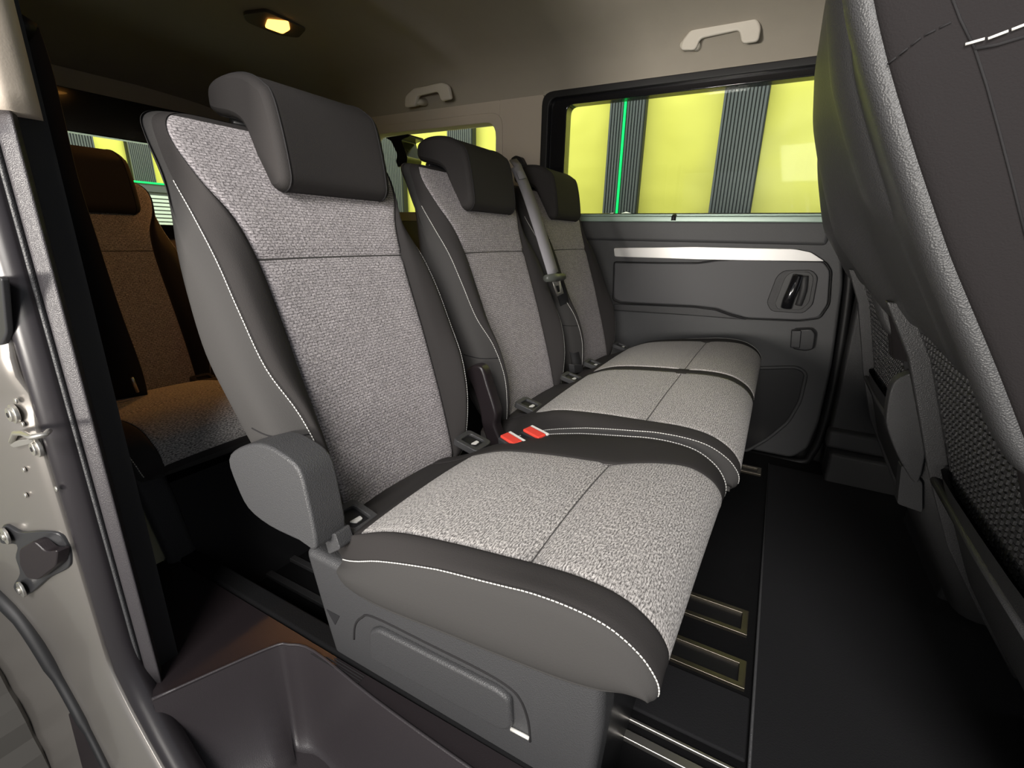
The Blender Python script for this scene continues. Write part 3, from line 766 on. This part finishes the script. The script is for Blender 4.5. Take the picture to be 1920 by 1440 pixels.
def isofix(parent, x, y, z):
    """small square bezel round a child seat anchor"""
    T = Matrix.Translation((x, y, z)) @ Matrix.Rotation(math.radians(14), 4, 'Y')
    o_, i_ = [], []
    for P, rr, L_ in ((o_, 0.009, (0.026, 0.025)), (i_, 0.006, (0.016, 0.015))):
        for q in roundpoly([(-L_[0], -L_[1], 0), (L_[0], -L_[1], 0), (L_[0], L_[1], 0), (-L_[0], L_[1], 0)], rr, 4): P.append(T @ (q+Vector((0, 0, 0.006))))
    off = (T.to_3x3() @ Vector((0, 0, -0.012)))
    b = frame('anchor_bezel', o_, i_, off, 'plastic', parent, bevel=0.0018)
    MB().prism([p+off*0.4 for p in i_], off*0.3).obj('anchor_recess', 'black', b, smooth=False)
    q = [T @ Vector(v) for v in ((0.002, -0.008, 0.003), (0.010, -0.003, 0.004), (0.010, 0.007, 0.004), (0.003, 0.009, 0.003))]  # white patch painted in for the glint of the metal anchor
    MB().prism(roundpoly(q, 0.002), off*0.15).obj('anchor_glint', 'white', b, smooth=False)['label'] = 'small white patch painted for the metal glint'
    return b
def buckle(parent, p, d, up, red_first=True):
    """red-topped belt buckle: p centre of the top, d long direction, up facing"""
    d = Vector(d).normalized(); up = Vector(up).normalized(); s = d.cross(up).normalized(); up = s.cross(d)
    p = Vector(p)
    def bx(l0, l1, w0, w1, h0, h1): return [p+d*a+s*b+up*c for a in (l0, l1) for b in (w0, w1) for c in (h0, h1)]
    F6 = [(0, 1, 3, 2), (4, 6, 7, 5), (0, 4, 5, 1), (2, 3, 7, 6), (0, 2, 6, 4), (1, 5, 7, 3)]
    b = MB().add(bx(-0.024, 0.024, -0.014, 0.014, -0.050, 0), F6).obj('buckle_body', 'plastic_smooth', parent, smooth=False, bevel=0.003)
    MB().add(bx(-0.021, 0.021, -0.007, 0.010, -0.004, 0.004), F6).obj('buckle_button', 'red', b, smooth=False, bevel=0.002)['label'] = 'red release button'
    MB().add(bx(-0.022, 0.022, -0.0125, -0.008, -0.004, 0.003), F6).obj('buckle_slot', 'white', b, smooth=False, bevel=0.0006)
    return b

CY1 = 0.52
seat = thing('car_seat', 'near single seat with grey woven cloth, big in the foreground', 'car seat', (-0.25, CY1, FZ))
backrest(seat, CY1); headrest(seat, CY1+0.033, 0.104)
NI = ([(-0.42, 0.340), (-0.36, 0.338), (-0.15, 0.350), (-0.02, 0.350), (0.0, 0.352)], [(-0.42, 0.588), (-0.36, 0.580), (-0.15, 0.592), (-0.05, 0.640), (0.0, 0.655)])
cushion(seat, 0.304, 0.716, NI, nose=(-0.030, -0.014))
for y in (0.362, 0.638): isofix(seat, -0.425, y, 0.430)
# base
bp_ = [(-0.475, 0.395), (-0.478, 0.25), (-0.478, 0.052), (-0.095, 0.052), (-0.085, 0.20), (-0.075, 0.33), (-0.075, 0.412), (-0.12, 0.408), (-0.30, 0.388)]
def shear(p): return (p[0], p[1]+0.03*(0.39-p[2])/0.2, p[2])
m = MB(); m.prism([(x, 0.322, z) for x, z in bp_], (0, 0.05, 0)); m.v = [Vector(shear(p)) for p in m.v]
m.obj('base_side', 'plastic_mid', seat, bevel=0.012, seg=4)
MB().box(-0.46, -0.09, 0.37, 0.70, 0.05, 0.36).obj('base_frame', 'plastic_smooth', seat, smooth=False)
# raised grip on the base with the groove around it
def sp_(u, v, d=0.0):
    p = on(u, v, 1, 0.335)
    for _ in range(3):
        y = 0.322+0.03*(0.39-p.z)/0.2-d; p = on(u, v, 1, y)
    return p
m = MB().prism(roundpoly([sp_(*q, 0.008) for q in ((690, 1185), (705, 1180), (930, 1295), (955, 1315), (958, 1370), (940, 1372), (700, 1240), (690, 1225))], 0.008), (0, 0.012, 0)).obj('side_grip', 'plastic_mid', seat, bevel=0.005, seg=4)
gl = cr([tuple(sp_(*q, 0.0)) for q in ((664, 1198), (666, 1172), (678, 1158), (700, 1156), (800, 1205), (900, 1255), (950, 1285), (975, 1310), (990, 1350), (994, 1390))], 4)
MB().tube(gl, 0.0016, 6).obj('side_groove', 'seam', seat)
MB().tube([sp_(958, 1366, 0.002), sp_(992, 1384, 0.002)], 0.0022, 6).obj('side_clip', 'white', seat)['label'] = 'small white clip'
tri = [sp_(*q, 0.001) for q in ((612, 1143), (636, 1156), (628, 1172))]
MB().prism(tri, (0, 0.002, 0)).obj('arrow_mark', 'plastic_smooth', seat, smooth=False)
# recliner cover
RCV = [(427, 862), (446, 840), (485, 832), (525, 850), (558, 880), (574, 930), (592, 1030), (560, 1015), (505, 988), (465, 955), (442, 910)]
m = MB().prism(cr([tuple(on(u, v, 1, 0.292)) for u, v in RCV], 3, closed=True), (0, 0.045, 0)).obj('recliner_cover', 'plastic_mid', seat, bevel=0.007, seg=4)
# belt stalk button by the cover
MB().prism(roundpoly([on(606, 1006, 1, 0.315), on(628, 1000, 1, 0.315), on(638, 1030, 1, 0.315), on(616, 1040, 1, 0.315)], 0.004), (0, 0.022, 0)).obj('recline_lever', 'plastic_mid', seat, bevel=0.002)
buckle(seat, on(960, 824, 2, 0.458), (0.020, -0.010, 0), (0.3, -0.3, 1))
attach(seat)

# the double bench: middle and far places on one base
bench = thing('double_bench', 'double seat bench beyond the near seat, two headrests and a wide cushion', 'car seat', (-0.25, 1.19, FZ))
CY2, CY3 = CY1+0.46, CY1+0.91
for c in (CY2, CY3): backrest(bench, c); headrest(bench, c+0.026, 0.104)
BI = ([(-0.42, 0.835), (-0.36, 0.80), (-0.15, 0.785), (0.0, 0.775)], [(-0.42, 1.50), (-0.36, 1.52), (-0.15, 1.56), (0.0, 1.585)])
cushion(bench, 0.732, 1.655, BI, strip=(1.118, 1.166))
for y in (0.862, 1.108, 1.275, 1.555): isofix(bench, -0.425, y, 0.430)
MB().prism([(-0.475, 0.745, 0.35), (-0.48, 0.745, 0.05), (-0.10, 0.745, 0.05), (-0.075, 0.745, 0.33)], (0, 0.89, 0)).obj('base_frame', 'plastic_smooth', bench, smooth=False, bevel=0.01)
# folded plastic arm beside the middle backrest
arm = cr([tuple(on(u, v, 1, 0.735)) for u, v in ((884, 686), (903, 690), (915, 725), (930, 775), (928, 800), (940, 836), (918, 838), (903, 800), (898, 770), (884, 725), (872, 700))], 4, closed=True)
MB().prism(arm, (0, 0.028, 0)).obj('recliner_cover', 'plastic_brown', bench, bevel=0.006, seg=4)
buckle(bench, on(1003, 812, 2, 0.462), (0.022, -0.010, 0), (0.3, -0.3, 1))
attach(bench)

# ================================================================ THIRD ROW (copies of the single seat)
def copy_tree(o, parent=None):
    c = o.copy(); COL.objects.link(c)
    if parent:
        c.parent = parent; c.matrix_parent_inverse = o.matrix_parent_inverse.copy()
    for ch in o.children: copy_tree(ch, c)
    return c
for k, (dx, dyy, lab) in enumerate(((-0.79, -0.02, 'shadowed third row seat behind the near seat, by the black belt'), (-0.79, 0.44, 'middle third row seat, mostly hidden behind the foreground seatback'), (-0.79, 0.90, 'far third row seat hidden behind the second row, by the small side window'))):
    c = copy_tree(seat); c.location = seat.location+Vector((dx, dyy, 0)); c.name = 'rear_car_seat'
    c.scale = (1, 1, 0.975); c['label'] = lab; c['group'] = 'third row seats'

# ================================================================ SEAT BELTS
B1 = thing('seat_belt', 'grey seat belt hanging between the middle and far seats with its tongue', 'seat belt', on(1045, 515, 0, -0.60))
pts = [on(967, 312, 0, -0.66), on(985, 352, 0, -0.635), on(1010, 425, 0, -0.565), on(1038, 515, 0, -0.505)]
MB().ribbon(cr([tuple(p) for p in pts], 6), (0.25, 0.9, 0.35), 0.040, 0.002).obj('webbing', 'belt', B1)
MB().ribbon([on(962, 300, 0, -0.70), on(970, 310, 0, -0.665), on(980, 335, 0, -0.64)], (0.2, 0.9, 0.2), 0.03, 0.004).obj('upper_webbing', 'belt', B1)
a = on(1024, 522, 0, -0.50); b = on(1056, 519, 0, -0.495)
MB().tube([a, (a+b)/2, b], [0.009, 0.0105, 0.009], 10).obj('tongue_grip', 'tongue', B1)
tp_ = [on(u, v, 0, -0.50) for u, v in ((1036, 526), (1050, 524), (1057, 550), (1045, 556))]
ti_ = [on(u, v, 0, -0.50) for u, v in ((1042, 536), (1048, 535), (1051, 547), (1046, 549))]
frame('tongue_blade', tp_, ti_, (-0.002, 0, 0), 'metal', B1, bevel=0)['label'] = 'steel tongue blade'
low = [on(1048, 530, 0, -0.515), on(1062, 585, 0, -0.51), on(1072, 640, 0, -0.49), on(1083, 688, 0, -0.46)]
MB().ribbon(cr([tuple(p) for p in low], 5), (0.5, 0.8, 0.2), 0.030, 0.002).obj('lower_webbing', 'belt_dark', B1)
MB().prism(roundpoly([on(1076, 684, 0, -0.45), on(1092, 684, 0, -0.45), on(1094, 698, 0, -0.45), on(1078, 700, 0, -0.45)], 0.003), (-0.016, 0, 0)).obj('anchor_block', 'plastic_mid', B1, bevel=0.002)
attach(B1)
g1 = thing('belt_guide', 'black belt guide on the beige pillar above the far headrest', 'belt guide', on(972, 300, 1, 1.79))
MB().prism(roundpoly([on(u, v, 1, 1.77) for u, v in ((957, 297), (966, 291), (976, 294), (983, 308), (974, 316), (960, 308))], 0.008), (0, 0.03, 0)).obj('guide', 'black', g1, bevel=0.003)
attach(g1)
g2 = thing('belt_retractor', 'black belt retractor hanging by the small side window', 'belt retractor', on(748, 275, 1, 1.70))
MB().prism(roundpoly([on(u, v, 1, 1.70) for u, v in ((722, 258), (766, 251), (768, 256), (752, 262), (764, 296), (762, 308), (746, 314), (742, 302), (745, 290), (733, 264))], 0.008), (0, 0.095, 0.0)).obj('retractor_body', 'gloss_black', g2, bevel=0.003)
MB().ribbon([on(752, 262, 1, 1.715), on(762, 285, 1, 1.715)], (1, 0, 0), 0.015, 0.002).obj('retractor_clip', 'belt_dark', g2)
attach(g2)
B2 = thing('seat_belt', 'black seat belt strap running down beside the near pillar', 'seat belt', on(100, 250, 0, -0.95))
pts = [on(25, 45, 0, -0.95), on(48, 110, 0, -0.95), on(72, 200, 0, -0.96), on(105, 330, 0, -0.98), (on(145, 450, 0, -1.0)), on(190, 580, 0, -1.03), on(236, 700, 0, -1.06), on(250, 760, 0, -1.08)]
MB().ribbon(cr([tuple(p) for p in pts], 5), (0.6, 0.8, 0.0), 0.052, 0.003).obj('webbing', 'belt_dark', B2)
MB().tube([on(247, 708, 0, -1.03), on(258, 735, 0, -1.04)], 0.0028, 6).obj('tongue_blade', 'metal', B2)['label'] = 'steel tongue catching light'
MB().tube([on(28, 40, 0, -0.94), on(60, 60, 0, -0.94)], 0.014, 8).obj('guide_loop', 'black', B2)
attach(B2)

# ================================================================ FRONT ROW SEATS
XL = [(0.0, 0.500), (0.10, 0.455), (0.30, 0.322), (0.44, 0.262), (0.52, 0.233), (0.62, 0.196), (0.69, 0.158), (0.77, 0.112), (0.845, 0.074), (0.91, 0.043), (0.96, 0.022), (1.04, 0.002), (1.13, -0.004), (1.2, 0.0)]
def front_seat(root):
    fz = [0.60+0.0125*i for i in range(49)]
    # upper shell with the step of the inner ridge
    rows = []
    def bottom(y): return 0.600+(0.665-0.600)*max(0, min(1, (y-0.51)/0.34))
    ys = [(0.499, 0.012), (0.4975, 0.004), (0.4985, -0.002), (0.503, -0.008), (0.512, -0.011), (0.525, -0.011), (0.545, -0.006), (0.57, 0.001), (0.60, 0.006), (0.65, 0.011), (0.690, 0.014), (0.698, 0.015), (0.701, 0.015), (0.703, 0.011), (0.712, 0.005), (0.728, -0.002), (0.745, -0.004), (0.765, 0.000), (0.80, 0.010), (0.85, 0.010), (0.88, 0.004), (0.92, -0.5), (0.945, -0.9), (0.965, -1.0), (0.980, -0.6), (0.988, 0.02), (0.99, 0.08)]
    FD = [(0.60, 0.0), (0.64, 0.0), (0.73, -0.015), (0.79, -0.032), (0.91, -0.018), (1.05, -0.002), (1.2, 0.003)]
    N = 44
    for i in range(N+1):
        t = i/N; r = []
        for y, d in ys:
            zb = bottom(y); z = zb+(1.20-zb)*t
            k = max(0, min(1, (z-0.795)/0.03))       # the ridge step dies out below
            dd = d
            if 0.695 < y < 0.90: dd = d*k+(0.011)*(1-k)
            if d < -0.3: dd = -lin(FD, z)*d
            tuck = 0.012*max(0, 1-(z-zb)/0.02)**2
            r.append((lin(XL, z)+dd+tuck, y, z))
        rows.append(r)
    sm = []
    for i in range(len(rows)):  # soften the piecewise line
        a, b, c = rows[max(i-1, 0)], rows[i], rows[min(i+1, len(rows)-1)]
        sm.append([((p[0]+2*q[0]+s[0])/4, q[1], q[2]) for p, q, s in zip(a, b, c)])
    V = [p for r in sm for p in r]; K = len(ys); n = len(V)
    V += [(x+0.02, y, z) for x, y, z in V]
    f = []
    for i in range(N):
        for j in range(K-1): a = i*K+j; q = (a, a+1, a+K+1, a+K); f.append(q); f.append(tuple(v+n for v in reversed(q)))
    for j in range(K-1): f.append((j, j+1, j+1+n, j+n)); a = N*K+j; f.append((a, a+1, a+1+n, a+n))
    link('back_shell', mesh(V, f), 'plastic', root, sub=1)
    # upholstery: near side face
    rows = []; N2 = 30
    for i in range(N2+1):
        z = 0.56+(1.20-0.56)*i/N2
        x0 = lin(XL, z)
        rows.append([(x0+dx, y+0.0, z) for dx, y in ((0.006, 0.510), (0.004, 0.500), (0.006, 0.4955), (0.014, 0.490), (0.06, 0.478), (0.12, 0.470), (0.20, 0.468), (0.28, 0.475), (0.33, 0.49), (0.34, 0.52))])
    V = [p for r in rows for p in r]; K = 10
    f = [(i*K+j, i*K+j+1, (i+1)*K+j+1, (i+1)*K+j) for i in range(N2) for j in range(K-1)]
    n = len(V); V += [(x, y+0.03, z) for x, y, z in V]; f += [tuple(v+n for v in reversed(q)) for q in f]
    link('side_upholstery', mesh(V, f), 'cloth_front', root, sub=1)
    # body of the backrest filling the frame
    pr = [(lin(XL, z)+0.05, 0.51, z) for z in (0.35, 0.5, 0.62, 0.75, 0.9, 1.05, 1.18)]+[(lin(XL, z)+0.30, 0.51, z) for z in (1.18, 0.9, 0.62, 0.40)]
    MB().prism(pr, (0, 0.46, 0)).obj('backrest_core', 'cloth_front', root, bevel=0.02)
    # seams and stitching of the side face
    def s(u, v, d=0.001):
        p = on(u, v, 1, 0.478)
        for _ in range(4):
            dx = p.x-lin(XL, p.z); y = lin([(0.004, 0.4965), (0.014, 0.4895), (0.06, 0.4785), (0.12, 0.4705), (0.2, 0.4685)], dx); p = on(u, v, 1, y-d)
        return p
    sm_ = MB()
    sm_.tube([s(*q, 0.0) for q in ((1785, -5), (1800, 35), (1828, 92))], 0.0009, 5)
    sm_.tube([s(*q, 0.0) for q in ((1828, 92), (1850, 160), (1872, 240), (1898, 340), (1925, 450))], 0.0009, 5)
    sm_.tube([s(*q, 0.0) for q in ((1828, 92), (1870, 84), (1930, 66))], 0.0012, 5)
    dashes(sm_, [s(*q, 0.0) for q in ((1672, 114), (1692, 98), (1730, 68), (1795, 36))], 0.008, 0.006, 0.0008)
    sm_.obj('side_seams', 'seam', root)
    st2 = MB(); dashes(st2, [s(*q, 0.001) for q in ((1828, 78), (1870, 66), (1925, 45))], 0.011, 0.0095, 0.0010)
    st2.obj('side_stitching', 'stitch', root)['label'] = 'pale stitching on the side of the seat'
    # lower shell below the pocket
    rows = []
    for i in range(16):
        z = 0.08+(0.46-0.08)*i/15; x0 = lin(XL, z)
        rows.append([(x0+dx, y, z) for y, dx in ((0.48, 0.06), (0.485, 0.02), (0.50, 0.006), (0.56, 0.0), (0.80, 0.0), (0.88, 0.004), (0.90, 0.03), (0.905, 0.10))])
    V = [p for r in rows for p in r]; K = 8
    f = [(i*K+j, i*K+j+1, (i+1)*K+j+1, (i+1)*K+j) for i in range(15) for j in range(K-1)]
    n = len(V); V += [(x+0.02, y, z) for x, y, z in V]; f += [tuple(v+n for v in reversed(q)) for q in f]
    link('lower_shell', mesh(V, f), 'plastic', root, sub=1)
    # ribbed pocket panel
    X0 = lambda z: lin(XL, z)
    pk = []
    for z in (0.42, 0.48, 0.55, 0.62, 0.67): pk.append((X0(z)+0.022, 0.50, z))
    MB().prism(pk+[(p[0]+0.012, p[1], p[2]) for p in reversed(pk)], (0, 0.385, 0)).obj('pocket_panel', 'plastic_smooth', root, smooth=False)
    m = MB()
    nz, ny = 22, 26
    for i in range(nz):
        z = 0.425+0.235*(i+0.5)/nz; x = X0(z)+0.019
        for j in range(ny):
            y = 0.505+0.365*(j+(0.5 if i % 2 else 0.1))/ny
            m.box(x-0.001, x+0.004, y, y+0.0075, z, z+0.0052)
    m.obj('pocket_ribs', 'plastic', root, smooth=False)
    # curved pocket arm along the far edge
    m = MB(); P = []
    zz = [0.70, 0.66, 0.62, 0.55, 0.50, 0.45, 0.40, 0.32, 0.22, 0.12]
    wdt = [0.030, 0.032, 0.030, 0.026, 0.022, 0.016, 0.012, 0.012, 0.012, 0.012]
    V = []
    for z, w_ in zip(zz, wdt):
        x = X0(z)-0.004; V += [(x, 0.915-w_, z), (x+0.002, 0.915, z), (x+0.030, 0.925, z), (x+0.028, 0.915-w_, z)]
    f = [(0, 1, 2, 3), tuple(4*len(zz)-4+k for k in (3, 2, 1, 0))]
    for i in range(len(zz)-1):
        for j in range(4): f.append((4*i+j, 4*i+(j+1) % 4, 4*i+4+(j+1) % 4, 4*i+4+j))
    link('pocket_arm', mesh(V, f), 'plastic', root, bevel=0.003)
    V = []
    # bar closing the pocket below
    m = MB().tube([(X0(0.425)+0.004, 0.50, 0.42), (X0(0.425)+0.002, 0.70, 0.42), (X0(0.43)+0.002, 0.90, 0.43)], 0.006, 8).obj('pocket_edge', 'plastic_mid', root)
    # cushion and base
    MB().box(0.50, 1.0, 0.49, 0.95, 0.33, 0.45).obj('cushion', 'cloth_front', root, smooth=False, bevel=0.03)
    MB().box(0.46, 0.95, 0.55, 0.90, FZ, 0.33).obj('seat_base', 'plastic_smooth', root, smooth=False, bevel=0.01)
    attach(root)
fs = thing('front_seat', 'near front seat seen from behind at the right edge, dark plastic back and ribbed pocket', 'car seat', (0.4, 0.72, FZ))
front_seat(fs)
fd = copy_tree(fs); fd.location = fs.location+Vector((-0.048, 0.62, 0)); fd.rotation_euler = (0, math.radians(5), 0); fd['label'] = 'far front seat, a sliver seen beyond the near front seat'
cv = MB().prism(cr([tuple(on(u, v, 1, 1.075)) for u, v in ((1692, 706), (1672, 725), (1663, 770), (1664, 805), (1690, 868), (1722, 905), (1740, 800), (1725, 706))], 4, closed=True), (0, 0.03, 0)).obj('recliner_cover', 'plastic_mid', None, bevel=0.005)
cv.parent = fd; cv.matrix_parent_inverse = (Matrix.Translation(fd.location) @ Matrix.Rotation(math.radians(5), 4, 'Y')).inverted()
cv = MB().prism(roundpoly([on(1690, 872, 1, 1.085), on(1730, 905, 1, 1.085), on(1730, 962, 1, 1.085), on(1682, 945, 1, 1.085)], 0.006), (0, 0.03, 0)).obj('hinge_plate', 'plastic_mid', None, bevel=0.003)
cv.parent = fd; cv.matrix_parent_inverse = (Matrix.Translation(fd.location) @ Matrix.Rotation(math.radians(5), 4, 'Y')).inverted()

# ================================================================ FLOOR FITTINGS
def rail(x0, x1, y0, y1, lab):
    t = thing('seat_anchor_slot', lab, 'floor anchor', ((x0+x1)/2, (y0+y1)/2, FZ), group='seat anchor slots in the floor')
    z = FZ+0.002
    fr = frame('frame', [(x0, y0, z+0.006), (x1, y0, z+0.006), (x1, y1, z+0.006), (x0, y1, z+0.006)], [(x0+0.008, y0+0.011, z+0.006), (x1-0.012, y0+0.011, z+0.006), (x1-0.012, y1-0.011, z+0.006), (x0+0.008, y1-0.011, z+0.006)], (0, 0, -0.008), 'brass', t, bevel=0.001)
    MB().box(x0+0.004, x1-0.006, y0+0.006, y1-0.006, FZ-0.003, FZ+0.0025).obj('slot_floor', 'black', t, smooth=False)
    attach(t)
rail(-0.12, 0.066, 0.727, 0.790, 'gilt framed anchor slot in the floor nearest the seat front')
rail(-0.12, 0.062, 0.855, 0.925, 'gilt framed anchor slot in the floor, the middle one of three')
rail(-0.12, 0.060, 1.60, 1.655, 'gilt framed anchor slot in the floor under the far end of the bench')
tag(MB().box(-0.50, 0.075, 0.60, 0.715, FZ, FZ+0.008).obj('floor_cover', 'mat', smooth=False, bevel=0.006), 'black carpet flap on the floor in front of the near seat base', 'floor cover')
tag(MB().box(0.080, 1.2, 0.40, 1.70, FZ, FZ+0.010).obj('floor_mat', 'mat', smooth=False, bevel=0.004), 'large black floor mat between the rear bench and the front seats', 'floor mat')
tag(MB().tube([(0.080, 0.40, FZ+0.009), (0.080, 1.70, FZ+0.009)], 0.0025, 8).obj('mat_binding', 'plastic_mid'), 'thin grey edge binding along the floor mat', 'edge strip')
rl = MB().box(-0.48, 0.6, 0.545, 0.560, FZ, FZ+0.009); rl.box(-0.48, 0.6, 0.578, 0.584, FZ, FZ+0.007)
tag(rl.obj('seat_rail', 'metal', smooth=False, bevel=0.002), 'steel seat rail in the floor at the foot of the near seat', 'seat rail')
rl = MB().box(-1.7, -0.5, 0.50, 0.515, FZ, FZ+0.010); rl.box(-1.7, -0.5, 0.56, 0.575, FZ, FZ+0.010)
tag(rl.obj('seat_rail', 'plastic', smooth=False, bevel=0.002), 'dark seat rail on the floor behind the near seat', 'seat rail')
tag(MB().tube([on(u, v, 2, 0.12) for u, v in ((345, 1120), (352, 1108), (365, 1101), (378, 1098))], 0.0012, 6).obj('tie_down_ring', 'metal'), 'thin bright metal ring glinting in the dark behind the step', 'ring')

# ================================================================ OUTSIDE: showroom walls
struct(MB().box(-9, 4, 4.10, 4.2, -0.4, 3.2).obj('wall_showroom_side', 'yellow', smooth=False))
struct(MB().box(-5.6, -5.5, -2.5, 4.2, -0.4, 3.2).obj('wall_showroom_rear', 'yellow', smooth=False))
def column(x0, x1, y, lab, axis=1, led=None):
    c = thing('ribbed_column', lab, 'column', ((x0+x1)/2 if axis == 1 else y, y if axis == 1 else (x0+x1)/2, -0.4), group='ribbed columns on the yellow wall')
    m = MB(); g = MB(); n = 12; w_ = (x1-x0)/n
    for i in range(n):
        a = x0+i*w_; b = a+w_*0.62
        if axis == 1: m.box(a, b, y-0.03, y, -0.4, 3.1)
        else: m.box(y, y+0.03, a, b, -0.4, 3.1)
    if axis == 1: g.box(x0, x1, y-0.012, y+0.05, -0.4, 3.1)
    else: g.box(y-0.05, y+0.012, x0, x1, -0.4, 3.1)
    m.obj('ribs', 'column', c, smooth=False); g.obj('backing', 'column_gap', c, smooth=False)
    if led:
        MB().box(led-0.008, led+0.008, y-0.045, y-0.032, -0.3, 3.1).obj('led_strip', 'led', c, smooth=False)['label'] = 'glowing green light strip'
    attach(c)
column(-1.36, -1.083, 4.04, 'ribbed dark column with a green light strip outside the large window', led=-1.235)
column(-0.53, -0.245, 4.04, 'ribbed dark column outside the large window, near the front seat')
column(-2.94, -2.665, 4.04, 'ribbed dark column seen through the small side window')
column(-3.78, -3.52, 4.04, 'ribbed dark column at the rear end of the small side window')
column(1.98, 2.22, -5.46, 'left ribbed column seen through the rear window', axis=0)
column(2.47, 2.66, -5.46, 'right ribbed column seen through the rear window', axis=0)
# shutter and green light line below the rear wall
sh = thing('roller_shutter', 'pale slatted shutter with a green light line, low behind the rear window', 'shutter', (-5.35, 2.3, -0.4))
m = MB()
for i in range(40): m.box(-5.38, -5.36, 1.6, 3.6, -0.3+0.035*i, -0.3+0.035*i+0.024)
m.obj('slats', 'shutter', sh, smooth=False)
MB().box(-5.40, -5.375, 1.6, 3.6, -0.4, 1.12).obj('backing', 'column', sh, smooth=False)
MB().box(-5.38, -5.35, 1.6, 3.6, 1.19, 1.205).obj('led_strip', 'led', sh, smooth=False)
MB().box(-5.40, -5.36, 1.6, 3.6, 1.12, 1.19).obj('top_box', 'column', sh, smooth=False)
attach(sh)
# low ledge of pale tubes beyond the window
m = MB()
for (u0, v0, u1, v1) in ((1110, 408, 1150, 402), (1148, 408, 1172, 401), (1172, 400, 1200, 408), (1232, 408, 1238, 403)):
    m.tube([on(u0, v0, 1, 3.6), on(u1, v1, 1, 3.6)], 0.012, 6)
tag(m.obj('floor_light_tubes', 'white'), 'pale tubes lying on the ledge just beyond the large window', 'light tubes')
tag(MB().box(-1.9, -0.4, 3.55, 3.9, 0.85, 0.955).obj('ledge', 'column', smooth=False, bevel=0.02), 'dark ledge along the yellow wall at the bottom of the large window', 'ledge')
